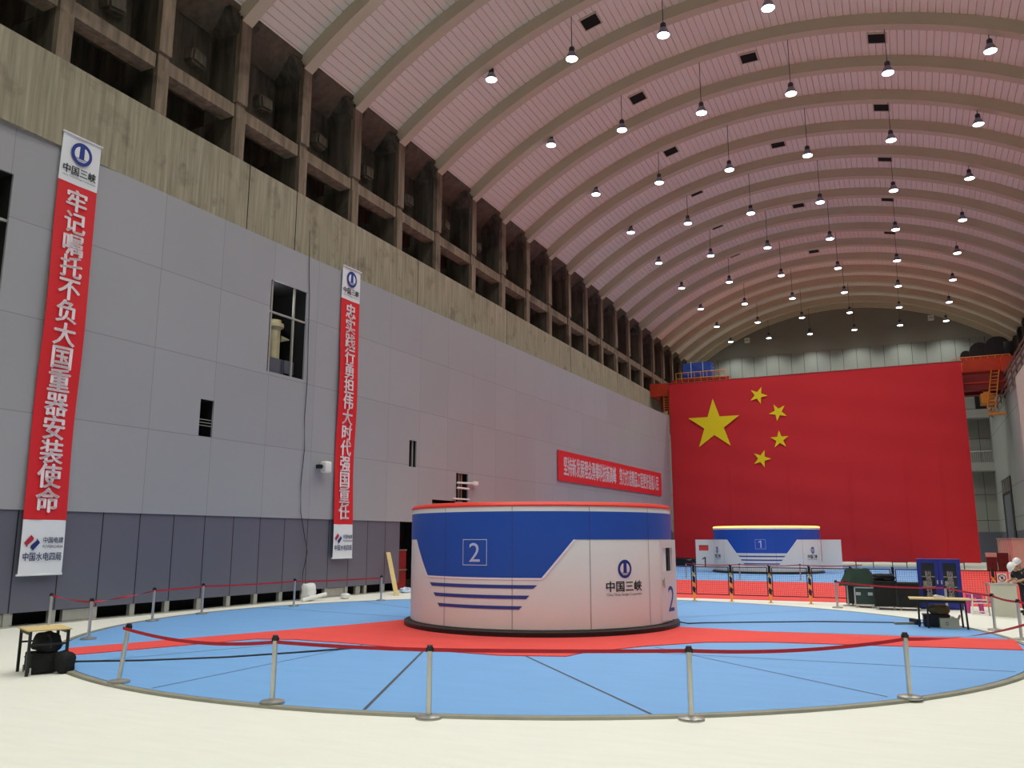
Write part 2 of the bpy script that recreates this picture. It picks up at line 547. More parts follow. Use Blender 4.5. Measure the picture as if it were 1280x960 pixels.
# windows and openings of the left wall
def opening(n, h, label, bars_y=(), bars_z=(), r=0.035, frame=M_galv):
    a, b, c, d = h
    m = MB()
    x0, x1 = AX - 2.2, AX - 0.07
    m.poly([(x0, a, c), (x0, b, c), (x0, b, d), (x0, a, d)])
    m.poly([(x0, a - .01, c), (x1, a - .01, c), (x1, a - .01, d), (x0, a - .01, d)])
    m.poly([(x0, b + .01, c), (x1, b + .01, c), (x1, b + .01, d), (x0, b + .01, d)])
    m.poly([(x0, a, c), (x1, a, c), (x1, b, c), (x0, b, c)])
    m.poly([(x0, a, d), (x1, a, d), (x1, b, d), (x0, b, d)])
    root = m.build('window_%d' % n, M_dark)
    root.rotation_euler = (0, 0, -DEL)
    struct(root, label, 'window')
    if bars_y or bars_z:
        g = MB()
        for yb in bars_y:
            g.box(AX - 0.14, AX - 0.07, yb - r, yb + r, c, d)
        for zb in bars_z:
            g.box(AX - 0.13, AX - 0.06, a, b, zb - r, zb + r)
        g.build('window_frame', frame, root)
    return root
opening(1, HOLES[0], 'dark window opening cut by the left edge of the frame', (12.2,), (10.6,))
big = opening(2, HOLES[1], 'large dark window with thin pale glazing bars between the two banners', (22.55, 23.76), (10.56,))
g = MB(); g.lathe([(0.24, 0), (0.24, 1.62), (0.28, 1.66), (0.36, 1.72), (0.36, 1.86), (0.26, 1.9), (0.26, 2.0)], (AX - 1.0, 23.72, 8.6), 20)
g.tube([(AX - 0.85, 23.95, 9.9), (AX - 0.7, 24.25, 9.9)], [0.13, 0.02], 10)
g.build('duct', M_duct, big, True)
g = MB(); g.box(AX - 0.7, AX - 0.6, 22.42, 23.9, 8.35, 9.02); g.box(AX - 0.58, AX - 0.5, 23.85, 24.35, 8.5, 9.0)
g.build('parapet', M_clad_low, big)
il = bpy.data.lights.new('room_bulb', 'POINT'); il.energy = 22; il.shadow_soft_size = 0.15
io = bpy.data.objects.new('room_bulb', il); COL.objects.link(io); io.parent = big; io.location = (AX - 0.5, 22.75, 11.3)
opening(3, HOLES[2], 'small dark upright slot beside the tall left banner', (), (5.95, 6.05, 6.15), 0.008)
opening(4, HOLES[3], 'small narrow window right of the second banner', (32.08,), (), 0.03)
b4 = opening(5, HOLES[4], 'opening with white scaffold pipes above the blue and white drum', (36.3, 36.55), (), 0.05, M_pipe)
g = MB(); g.tube([(AX + 0.1, 35.85, 5.0), (AX + 0.15, 37.6, 5.05)], 0.05); g.tube([(AX + 0.1, 35.85, 4.75), (AX + 0.1, 37.0, 4.75)], 0.05)
g.tube([(AX + 0.05, 35.5, 4.2), (AX + 0.05, 37.1, 4.22)], 0.04); g.bbox(AX + 0.1, AX + 0.25, 37.3, 37.75, 4.95, 5.15, 0.03)
g.build('scaffold_pipe', M_white, b4)
opening(6, HOLES[5], 'long low opening just above the rim of the drum', (), (3.9,), 0.03, M_brown)

# doorway with fire gear
m = MB()
x0, x1 = AX - 1.5, AX - 0.3
m.poly([(x0, DOOR_Y[0], 0), (x0, DOOR_Y[1], 0), (x0, DOOR_Y[1], 3), (x0, DOOR_Y[0], 3)])
m.poly([(x0, DOOR_Y[0], 0), (x1, DOOR_Y[0], 0), (x1, DOOR_Y[0], 3), (x0, DOOR_Y[0], 3)])
m.poly([(x0, DOOR_Y[1], 0), (x1, DOOR_Y[1], 0), (x1, DOOR_Y[1], 3), (x0, DOOR_Y[1], 3)])
o = m.build('door_1', M_dark); o.rotation_euler = (0, 0, -DEL)
struct(o, 'dark doorway in the left wall beside the drum', 'door')
cabn = thing('fire_hydrant_cabinet', 'red fire gear cabinet standing in the dark doorway left of the drum', 'cabinet', A((AX - 0.55, 31.75, 0)), -DEL)
g = MB(); g.box(-0.2, 0.1, -0.55, 0.55, 0.05, 1.75); g.build('body', M_craned, cabn)
g = MB(); g.tube([(0.16, -0.3 + 0.08 * math.sin(i * 1.9), 0.75 + i * 0.075) for i in range(13)], 0.08, 8)
g.tube([(0.15, -0.42 + 0.06 * math.sin(i * 2.3), 0.9 + i * 0.06) for i in range(11)], 0.05, 8); g.build('hose', M_carpet, cabn, True)
for z_ in (0.84, 1.72):
    g = MB(); g.box(0.1, 0.14, -0.56, 0.56, z_, z_ + 0.06); g.build('shelf_bar', M_pipe, cabn)

# concrete beam, pilasters, bays
b = MB()
b.prism([(XL, 13.25), (XL, 15.83), (XL - 2.6, 15.83), (XL - 2.6, 13.25)], 'y', YN, 81.5)
struct(b.build('trim_1', M_beam), 'stained concrete beam along the top of the left cladding', 'beam')
b = MB()
for yj in (10.2, 21.9, 24.55, 33.7, 43.9, 54.5, 65.2):
    b.box(XL - 0.01, XL + 0.006, yj - 0.02, yj + 0.02, 13.26, 15.84)
struct(b.build('trim_2', M_dark), 'dark joints in the concrete beam', 'joint')

PY = [7.0, 10.5, 14.0, 17.5, 21.05, 24.6, 28.15, 31.75, 35.4, 39.35, 43.2, 46.85, 50.55, 54.2, 57.75, 61.3, 65.0, 68.6, 72.45, 76.4, 80.1, 83.6, 87.3, 91.0]
PW = 0.52
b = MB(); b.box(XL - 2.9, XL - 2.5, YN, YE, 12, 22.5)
struct(b.build('wall_left_rock', M_rock_shade), 'dark rock face behind the concrete pilasters on the left', 'wall')
for i, yp in enumerate(PY):
    k = len(PY) - i
    b = MB()
    b.box(XL - 0.22, XL, yp, yp + PW, 18.0, 21.45)
    b.box(XL - 0.22, XL - 0.08, yp + 0.06, yp + PW - 0.02, 17.35, 18.0)
    b.box(XL - 0.22, XL - 0.02, yp + 0.03, yp + PW - 0.03, 15.8, 17.35)
    struct(b.build('pilaster', M_pil), 'grimy concrete pilaster, number %d from the far end wall on the left' % k, 'pilaster')
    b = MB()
    b.box(XL - 1.6, XL - 0.22, yp + 0.01, yp + PW - 0.01, 17.35, 21.5)  # shade between the pilasters is put into the colour of these sides
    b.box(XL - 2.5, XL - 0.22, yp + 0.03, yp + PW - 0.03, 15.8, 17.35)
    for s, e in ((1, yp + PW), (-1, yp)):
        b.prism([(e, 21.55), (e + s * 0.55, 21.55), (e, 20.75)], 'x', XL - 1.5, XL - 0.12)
    struct(b.build('bay_side', M_rock_shade), 'rough cheek wall with shade painted in, behind pilaster %d from the far end on the left' % k, 'wall')
    if i < len(PY) - 1:
        b = MB(); y0, y1 = yp + PW, PY[i + 1]
        b.box(XL - 0.75, XL - 0.12, y0, y1, 17.40, 17.88)
        struct(b.build('bay_beam', M_pil), 'short concrete cross beam after pilaster %d from the far end' % k, 'beam')
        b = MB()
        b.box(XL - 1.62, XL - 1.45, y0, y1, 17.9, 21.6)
        struct(b.build('bay_back', M_rock_shade), 'dark rough panel closing the upper bay after pilaster %d' % k, 'wall')
        b = MB()
        b.prism([(XL - 0.12, 21.95), (XL - 0.12, 21.72), (XL - 0.5, 21.45), (XL - 1.4, 20.95), (XL - 1.4, 21.95)], 'y', y0, y1)
        struct(b.build('edge_beam', M_edge), 'dim sloping edge beam under the vault lining after pilaster %d' % k, 'beam')
        if 10 < yp < 78:
            ym = y0 + (y1 - y0) * 0.72
            b = MB(); t = bmesh.new(); bmesh.ops.create_cube(t, size=1)
            bmesh.ops.scale(t, vec=(0.5, 0.85, 0.62), verts=t.verts)
            bmesh.ops.bevel(t, geom=list(t.edges), offset=0.1, segments=2, affect='EDGES')
            for v in t.verts:
                v.co += Vector((0, 1, 1)) * 0.04 * mnoise.noise(v.co * 5 + Vector((yp, 0, 0)))
                if v.co.x > 0: v.co.y *= 0.85
            b.merge(t, Matrix.Translation((XL - 1.3, ym, 19.5)) @ Matrix.Rotation(0.15 * math.sin(yp), 4, 'X'))
            tag(b.build('anchor_block', M_blk), 'rough concrete anchor block in the dark upper bay after pilaster %d from the far end' % k, 'block', 'anchor blocks in the upper bays')

# ------------------------------------------------------------------ setting: vault
def vp(a, r):
    return (VC + r * math.sin(a), VZ + r * math.cos(a))
c = MB()
aM = math.radians(39.2); R0 = VR + 0.58
pitch = 0.33 / R0
n = int(2 * aM / pitch)
prof = []
for i in range(n):
    a = -aM + i * 2 * aM / n
    prof += [vp(a, R0), vp(a + 0.027 / R0, R0 + 0.001), vp(a + 0.028 / R0, R0 + 0.07), vp(a + 0.058 / R0, R0 + 0.07), vp(a + 0.059 / R0, R0 + 0.001)]
prof.append(vp(aM, R0))
v0 = c.verts([(p[0], YN - 0.5, p[1]) for p in prof]); v1 = c.verts([(p[0], YE + 0.5, p[1]) for p in prof])
for i in range(len(prof) - 1):
    c.face([v0[i], v0[i + 1], v1[i + 1], v1[i]])
struct(c.build('ceiling', M_ceil), 'pale ribbed sheet lining of the barrel vault', 'ceiling')
for i, yp in enumerate(PY + [94.2 - PW]):
    c = MB(); ns = 64; aS = math.radians(38.55)
    rows = [[], [], [], []]
    for s in range(ns + 1):
        a = -aS + 2 * aS * s / ns
        lo, hi = vp(a, VR), vp(a, VR + 0.62)
        for r_, (p, yy) in zip(rows, ((lo, yp), (lo, yp + PW), (hi, yp + PW), (hi, yp))):
            r_.append(c.bm.verts.new((p[0], yy, p[1])))
    for s in range(ns):
        for q in range(4):
            c.face([rows[q][s], rows[q][s + 1], rows[(q + 1) % 4][s + 1], rows[(q + 1) % 4][s]])
    c.face([r[0] for r in rows]); c.face([r[-1] for r in rows])
    struct(c.build('trim_%d' % (i + 3), M_rib, smooth=True), 'painted arch rib of the vault, number %d from the far end wall' % (len(PY) + 1 - i), 'rib')

# ------------------------------------------------------------------ setting: right wall and end walls
w = MB()
w.box(7.9, 10.9, YN, YE, 2.9, 15.1)
struct(w.build('wall_right', M_clad_far), 'grey cladding of the right wall under the crane ledge', 'wall')
w = MB(); w.box(7.92, 10.9, YN, YE, -0.02, 2.9)
struct(w.build('wall_right_plinth', M_clad_low), 'dark lower panels of the right wall', 'wall')
w = MB(); w.box(7.55, 7.89, 50, 67.0, 0.0, 13.4)
struct(w.build('wall_right_pier', M_pierm), 'pale pinkish pier standing proud of the right wall', 'wall')
w = MB(); w.box(XR + 1.5, XR + 1.8, YN, YE, 15, 22.5)
struct(w.build('wall_right_rock', M_rock_shade), 'dark rock behind the right pilasters', 'wall')
for i, yp in enumerate(PY):
    if yp > 60:
        b = MB(); b.box(XR, XR + 1.5, yp, yp + PW, 15.0, 21.5)
        struct(b.build('pilaster_right', M_rock_shade), 'dark pilaster of the right wall, number %d from the far end' % (len(PY) - i), 'pilaster')
w = MB()
for k, (zz, xx) in enumerate(((15.15, 7.75), (14.62, 7.72), (14.1, 7.7), (13.6, 7.68))):
    w.tube([(xx, YN, zz), (xx, 90, zz)], 0.07, 6)
for yy in range(50, 90, 3):
    w.tube([(7.8, yy, 13.4), (7.8, yy, 15.4)], 0.05, 6)
struct(w.build('trim_40', M_pipe), 'row of brown pipes and rails along the right wall ledge', 'pipes')
pts = []
w = MB()
w.box(-26, 12, YE, YE + 0.6, 2.9, 22.3)
struct(w.build('wall_back', M_endw), 'pale cladding of the far end wall above the flag', 'wall')
w = MB(); w.box(-26, 12, YE - 0.02, YE + 0.6, -0.02, 2.9)
struct(w.build('wall_back_plinth', M_clad_low), 'dark lower panels of the far end wall', 'wall')
w = MB(); w.box(-26, 12, YE - 0.05, YE + 0.6, 22.3, 28.5)
struct(w.build('wall_back_upper', M_endup), 'dim upper part of the far end wall under the vault', 'wall')
w = MB(); w.box(-26, 12, YN - 0.6, YN, -0.02, 28.5)
struct(w.build('wall_front', M_clad_far), 'end wall behind the viewer', 'wall')
w = MB(); w.box(XL - 0.3, XL, 73.8, YE, 2.9, 13.25); w.box(XL - 0.3, XL, 81.5, YE, 13.25, 15.83)
struct(w.build('wall_left_far', M_clad_far), 'set back grey wall beyond the end of the left cladding', 'wall')
w = MB(); w.box(XL - 0.3, XL - 0.02, 73.8, YE, 0, 2.9)
struct(w.build('wall_left_far_plinth', M_clad_low), 'dark lower panels beyond the end of the left cladding', 'wall')
# balconies of the end wall beside the flag
for nm, (z0, z1) in (('trim_41', (8.72, 9.55)), ('trim_42', (13.9, 14.75))):
    w = MB(); w.box(5.0, 7.9, YE - 1.6, YE, z0, z1)
    struct(w.build(nm, M_clad_far), 'pale balcony slab of the end wall at %s level' % ('lower' if z0 < 10 else 'upper'), 'balcony')
w = MB()
for k in range(16):
    w.tube([(5.1 + k * 0.18, YE - 1.55, 9.55), (5.1 + k * 0.18, YE - 1.55, 10.6)], 0.018, 5)
w.tube([(5.0, YE - 1.55, 10.62), (7.9, YE - 1.55, 10.62)], 0.03, 6)
tag(w.build('balcony_railing', M_galv), 'thin railing on the lower balcony right of the flag', 'railing')
w = MB(); w.box(6.9, 7.85, YE - 0.1, YE - 0.03, 14.8, 16.9)
struct(w.build('window_7', M_dark), 'dark opening over the upper balcony right of the flag', 'window')
w = MB(); w.box(7.84, 7.89, 80.0, 87.5, 0.4, 7.4)
d1 = w.build('door_2', M_black); struct(d1, 'tall dark framed doorway in the right wall', 'door')
w = MB(); w.box(7.80, 7.86, 80.7, 85.6, 0.3, 5.95); w.build('door_leaf', M_clad_low, d1)
w = MB()
for k in range(5):
    w.box(7.78, 7.86, 80.9 + k * 1.4, 81.05 + k * 1.4, 6.2, 7.3)
w.build('transom_bar', M_galv, d1)
for nm, x, z, lab in (('end_wall_floodlight', -14.9, 24.2, 'small white box light high on the end wall, left one'), ('end_wall_floodlight', 3.7, 24.7, 'small white box light high on the end wall, right one')):
    t = thing(nm, lab, 'light', (x, YE - 0.05, z), 0, 'white box lights on the end wall')
    g = MB(); g.bbox(-0.28, 0.28, -0.3, 0, -0.28, 0.28, 0.04); g.build('housing', M_white, t)
    g = MB(); g.box(-0.2, 0.2, -0.32, -0.3, -0.04, 0.04); g.build('louver', M_lampg, t)

# ------------------------------------------------------------------ pendant lamps
COLX = [-16.35, -12.25, -8.0, -3.6, 0.75, 4.95]
ROWY = [91.7 - 7.41 * k for k in range(14)]
lp = bpy.data.lights.new('pendant_bulb', 'SPOT')
lp.energy = LAMP_W
lp.spot_size = LAMP_CONE
lp.spot_blend = LAMP_BLEND
lp.shadow_soft_size = 0.2
lp.color = (0.97, 1.0, 0.93)
ordn = ['first', 'second', 'third', 'fourth', 'fifth', 'sixth', 'seventh', 'eighth', 'ninth', 'tenth', 'eleventh', 'twelfth', 'thirteenth', 'fourteenth']
lamp_parts = {}
def lamp_mesh():
    g = MB(); g.lathe([(0.10, 0.28), (0.125, 0.30), (0.125, 0.52), (0.10, 0.56), (0.03, 0.58)], seg=16); h = g.build('driver_housing', M_lampd, None, True)
    g = MB(); g.lathe([(0.265, -0.02), (0.27, 0.0), (0.26, 0.05), (0.19, 0.22), (0.13, 0.32)], seg=24, caps=False); s = g.build('lamp_shade', M_lampg, None, True)
    g = MB(); g.lathe([(0.26, 0.0), (0.245, -0.03), (0.14, -0.06), (0.02, -0.065)], seg=24); e = g.build('lamp_face', M_lampe, None, True)
    return h, s, e
H_, S_, E_ = lamp_mesh()
first = True
for r, yy in enumerate(ROWY):
    for k, xx in enumerate(COLX):
        t = thing('pendant_lamp', 'lit pendant lamp, %s row from the end wall, %s column from the left' % (ordn[r], ordn[k]), 'lamp', (xx, yy, LAMP_Z), 0, 'pendant lamps under the vault')
        for src in (H_, S_, E_):
            if first:
                c_ = src
            else:
                c_ = src.copy(); COL.objects.link(c_)
            c_.parent = t
        first = False
        dx = abs(xx - VC)
        ztop = VZ + math.sqrt(R0 ** 2 - dx ** 2) - LAMP_Z
        g = MB(); g.tube([(0, 0, 0.55), (0, 0, ztop)], 0.018, 6); g.lathe([(0.07, ztop - 0.1), (0.07, ztop)], seg=10); g.build('rod', M_lampd, t)
        l = bpy.data.objects.new('bulb_light', lp); COL.objects.link(l); l.parent = t; l.location = (0, 0, -0.10)

# ceiling vents
VENTS = [(-11.85, y) for y in (33.92, 41.6, 48.8, 55.8, 62.96, 70.3)] + [(-5.75, y) for y in (41.6, 52.45, 63.5, 74.9)] + [(0.43, y) for y in (41.5, 48.92, 56.15, 63.4, 70.8)]
cnt = {-11.85: 0, -5.75: 0, 0.43: 0}
for x, y in VENTS:
    a = math.asin((x - VC) / R0)
    p = vp(a, R0 - 0.03)
    cnt[x] += 1
    nm = {-11.85: 'left', -5.75: 'middle', 0.43: 'right'}[x]
    t = thing('ceiling_vent', 'dark square hatch in the vault lining, %s of the %s line counted from the viewer' % (ordn[cnt[x] - 1], nm), 'vent', (p[0], y, p[1]), 0, 'square hatches in the vault')
    t.rotation_euler = (0, a, 0)
    g = MB(); g.box(-0.4, 0.4, -0.42, 0.42, -0.02, 0.05); g.build('grille', M_dark, t)
    g = MB()
    for q in ((-0.46, -0.4, -0.48, 0.48), (0.4, 0.46, -0.48, 0.48), (-0.4, 0.4, -0.48, -0.42), (-0.4, 0.4, 0.42, 0.48)):
        g.box(q[0], q[1], q[2], q[3], -0.04, 0.05)
    g.build('vent_frame', M_rib, t)

# ------------------------------------------------------------------ floor coverings
DC = (-8.81, 20.26); DR = 10.84
def disc_thing(name, label, c, r, seams, red=None):
    t = thing(name, label, 'deck', (c[0], c[1], 0))
    g = MB(); g.lathe([(r, 0.002), (r, 0.03)], seg=128); g.build('deck_plate', M_deck, t)
    g = MB(); g.lathe([(r + 0.03, 0.002), (r + 0.03, 0.034), (r + 0.15, 0.034), (r + 0.17, 0.002)], seg=128, caps=False); g.build('curb_ring', M_curb, t)
    g = MB(); g.lathe([(r, 0.012), (r + 0.03, 0.012)], seg=128, caps=False); g.build('gap', M_dark, t)
    for a, b, wd in seams:
        a = Vector((a[0] - c[0], a[1] - c[1], 0)); b = Vector((b[0] - c[0], b[1] - c[1], 0))
        nrm = (b - a).normalized().cross(Vector((0, 0, 1))) * wd / 2
        g = MB()
        g.poly([(a - nrm) + Vector((0, 0, 0.033)), (a + nrm) + Vector((0, 0, 0.033)), (b + nrm) + Vector((0, 0, 0.033)), (b - nrm) + Vector((0, 0, 0.033))])
        g.build('deck_seam', M_seam, t)
    return t
seams = [((-6.70, 9.65), (-9.3, 15.6), 0.05), ((-3.2, 11.0), (-7.2, 15.6), 0.045), ((-13.97, 10.9), (-12.4, 14.6), 0.025), ((-10.54, 9.62), (-10.72, 15.6), 0.025),
         ((1.44, 17.02), (-5.7, 16.7), 0.03), ((-0.47, 13.59), (-5.0, 17.6), 0.03)]
cx0, cy0 = -9.2, 20.6
for ang in (10, 33, 52, 78, 102, 125, 150, 172):
    a = math.radians(ang)
    s = math.sin(a); cc = math.cos(a)
    bx, by = DC[0] - cx0, DC[1] - cy0
    tt = bx * cc + by * s + math.sqrt((bx * cc + by * s) ** 2 - (bx * bx + by * by) + (DR - 0.02) ** 2)
    seams.append(((cx0 + 3.9 * cc, cy0 + 3.9 * s), (cx0 + tt * cc, cy0 + tt * s), 0.03))
disc_thing('turntable_deck', 'large round pale blue deck around the near drum', DC, DR, seams)
g = MB()
cp = [(-15.85, 12.18), (-14.9, 11.47), (-13.46, 15.11), (-12.6, 15.4), (-11.0, 15.35), (-9.3, 15.15), (-7.4, 15.05), (-7.12, 15.13), (-6.13, 15.47), (-6.03, 16.02), (-5.71, 16.69), (-5.2, 17.6), (-4.2, 18.8),
      (-2.98, 19.41), (1.9, 20.27), (1.92, 22.2), (-3.29, 21.5), (-5.55, 21.75), (-6.3, 22.7), (-7.2, 24.9), (-10.0, 25.6), (-12.4, 23.5), (-13.0, 20.0), (-13.31, 18.86), (-14.35, 16.1)]
vt = g.verts([(p[0], p[1], 0.045) for p in cp]); vb = g.verts([(p[0], p[1], 0.03) for p in cp])
g.face(vt)
for i in range(len(cp)):
    g.face([vb[i], vb[(i + 1) % len(cp)], vt[(i + 1) % len(cp)], vt[i]])
tag(g.build('red_carpet', M_carpet), 'red carpet runner crossing the blue deck and ringing the near drum', 'carpet')
g = MB()
g.box(-21.5, 6.5, 32.9, 47.0, 0.001, 0.012)
tag(g.build('red_floor_sheet', M_carpet2), 'broad red floor covering between the two blue decks', 'carpet')
g = MB(); g.box(1.3, 6.6, 47.0, 70.0, 0.001, 0.012)
tag(g.build('red_floor_sheet', M_carpet2), 'red floor covering right of the far blue deck', 'carpet')
g = MB(); g.box(-20.6, 1.3, 47.0, 76.0, 0.001, 0.014)
tag(g.build('blue_floor_sheet', M_deck), 'blue floor covering under the far drum', 'carpet')
# cables on the deck
g = MB()
g.tube([(-14.2, 10.85, 0.045), (-13.0, 11.6, 0.045), (-11.9, 12.6, 0.045), (-11.2, 13.6, 0.045), (-10.4, 14.7, 0.06)], 0.018, 6)
tag(g.build('cable', M_black), 'black cable lying on the left of the blue deck', 'cable')
g = MB()
g.tube([(-5.72, 22.45, 0.10), (-5.5, 22.6, 0.05), (-5.1, 23.0, 0.05), (-4.3, 23.5, 0.05), (-2.5, 24.6, 0.05), (-0.6, 25.2, 0.05), (0.2, 25.4, 0.05)], 0.016, 6)
tag(g.build('cable', M_black), 'black cable from the near drum to the table on the right', 'cable')

# ------------------------------------------------------------------ drums
def drum(name, label, c, face_deg, number, rim, doors):
    """round blue and white pit cover; face_deg: heading of the middle of the blue field (0 = towards -Y)"""
    r = 3.52
    t = thing(name, label, 'drum', (c[0], c[1], 0.045 if number == '2' else 0.014))
    g = MB(); g.lathe([(3.68, 0.0), (3.68, 0.10), (3.60, 0.13), (3.45, 0.13)], seg=96); g.build('plinth', M_black, t)
    g = MB(); g.lathe([(r - 0.02, 0.13), (r, 0.15), (r, 2.97), (r - 0.02, 3.0), (0.5, 3.02)], seg=128); body = g.build('body', M_drumw, t, True)
    g = MB(); g.lathe([(r - 0.06, 2.96), (r + 0.015, 2.965), (r + 0.02, 3.0), (r - 0.02, 3.06), (r - 0.12, 3.075), (r - 0.2, 3.05)], seg=128, caps=False); g.build('rim', rim, t, True)
    base = math.radians(face_deg)
    def fn(eps):
        def q(u, v):
            a = base + math.radians(u)
            return (math.sin(a) * (r + eps), -math.cos(a) * (r + eps), v)
        return q
    f1, f2, f3 = fn(0.008), fn(0.014), fn(0.02)
    g = MB(); add_strip(g, ((-180, 2.19), (180, 2.19)), ((-180, 2.845), (180, 2.845)), f1, 128)
    g.build('blue_band', M_drumb, body, True)
    g = MB(); add_strip(g, ((-26.6, 1.31), (26.6, 1.31)), ((-39, 2.195), (39, 2.195)), f1, 64, 14)
    g.build('blue_field', M_drumb, body, True)
    g = MB()
    for k, (z0, z1, a, b) in enumerate(((1.07, 1.15, 25.0, 23.4), (0.835, 0.915, 22.1, 20.8), (0.60, 0.675, 19.3, 18.1))):
        add_strip(g, ((-b, z0), (b, z0)), ((-a, z1), (a, z1)), f1, 32)
    g.build('blue_stripe', M_drumb2, body, True)
    g = MB()
    add_strip(g, ((-27.4, 1.272), (27.4, 1.272)), ((-26.6, 1.31), (26.6, 1.31)), f2, 64)
    for s in (-1, 1):
        add_strip(g, ((s * 26.6, 1.31), (s * 39.0, 2.19)), ((s * 27.5, 1.30), (s * 39.9, 2.19)), f2, 24)
    g.build('white_edging', M_edging, body, True)
    g = MB()
    for (a, b, z0, z1) in ((-5.4, 5.4, 1.585, 1.602), (-5.4, 5.4, 2.178, 2.195), (-5.4, -5.15, 1.585, 2.195), (5.15, 5.4, 1.585, 2.195)):
        add_strip(g, ((a, z0), (b, z0)), ((a, z1), (b, z1)), f3, 8)
    if number == '2':
        add_text(g, number, f3, 0, 1.89, h=0.44, w=4.8)
    else:
        add_one(g, lambda u, v: f3(math.degrees(u / r), v), 0.0, 1.89, 0.46)
    g.build('number_sign', M_lines, body)
    g = MB()
    for sdeg in (-135, -105, -75, -45, -15, 15.5, 45.5, 75, 105, 135, 165):
        add_strip(g, ((sdeg - 0.08, 0.15), (sdeg + 0.08, 0.15)), ((sdeg - 0.08, 2.96), (sdeg + 0.08, 2.96)), f2, 1)
    g.build('panel_seam', M_seam, body)
    for s in (1, -1):
        cu = 61.0 * s
        def lf(eps, cu=cu):
            ff = fn(eps)
            return lambda u, v: ff(cu + math.degrees(u / r), v)
        emblem(0, 1.50, 0.215, lf(0.010), lf(0.015), body, M_logoblue, M_drumw)
        g = MB(); add_text(g, '中国三峡', lf(0.012), 0, 1.10, h=0.25, w=1.10, bold=0.02)
        add_text(g, 'China Three Gorges Corporation', lf(0.012), 0, 0.905, h=0.075, w=1.08)
        g.build('company_name', M_letk, body)
    # door leaves
    for (u, swing, front, wd) in doors:
        a = base + math.radians(u)
        d = bpy.data.objects.new('door', None)
        h = MB()
        y0, y1 = 0.0, 0.05
        z0, z1 = 0.2, 2.18
        if front:
            wx0, wx1, wz0, wz1 = 0.12, 0.70, 1.40, 1.98
            for q in ((0, wx0, z0, z1), (wx1, wd, z0, z1), (wx0, wx1, z0, wz0), (wx0, wx1, wz1, z1)):
                h.box(q[0], q[1], y0, y1, q[2], q[3])
        else:
            h.box(0, wd, y0, y1, z0, z1)
        o = h.build('door', M_drumw, t)
        o.location = (math.sin(a) * (r + 0.03), -math.cos(a) * (r + 0.03), 0)
        o.rotation_euler = (0, 0, swing)
        if front:
            h = MB(); add_text(h, number, lambda p, q: (p, -0.004, q), 0.56, 0.72, h=0.62, w=0.36 if number == '2' else 0.24)
            h.build('door_number', M_drumb2 if number == '2' else M_letk, o)
            h = MB(); h.tube([(0.08, -0.05, 1.0), (0.08, -0.05, 1.25)], 0.015, 6); h.box(0.05, 0.11, -0.04, 0.0, 1.05, 1.2); h.build('door_handle', M_steel, o)
            h = MB(); h.box(wx0 - 0.03, wx1 + 0.03, 0.05, 0.06, wz0 - 0.03, wz0); h.box(wx0 - 0.03, wx1 + 0.03, 0.05, 0.06, wz1, wz1 + 0.03)
            if number == '2':
                h.box(wx0, wx1, 0.06, 0.075, wz0, wz1)
            h.build('door_window', M_glassd if number == '2' else M_seam, o)
    return t
drum('pit_cover_drum', 'big round blue and white drum marked 2 on the near blue deck', (-9.2, 21.4), -3.2, '2', M_rim, [(84.0, math.radians(80.8), True, 0.92)])
drum('pit_cover_drum', 'far round blue and white drum marked 1 in front of the flag', (-9.0, 60.2), 2.5, '1', M_rimglow, [(-88, math.radians(183), False, 0.02), (90, math.radians(2), False, 1.25)])
# the far drum's left leaf stands open, facing the viewer
dl = [o for o in bpy.data.objects if o.name.startswith('pit_cover_drum')][-1]
g = MB()
wx0, wx1 = 0.22, 0.90
for q in ((0, wx0, 0.2, 2.18), (wx1, 1.35, 0.2, 2.18), (wx0, wx1, 0.2, 1.42), (wx0, wx1, 1.80, 2.18)):
    g.box(q[0], q[1], 0, 0.05, q[2], q[3])
o = g.build('door', M_drumw, dl); o.location = (-4.75, -0.6, 0)
h = MB(); add_one(h, lambda p, q: (p, -0.004, q), 0.60, 0.66, 0.64); h.build('door_number', M_letk, o)
h = MB(); h.box(wx0, wx1, 0.055, 0.06, 1.42, 1.80); h.build('door_window', M_carpet, o)

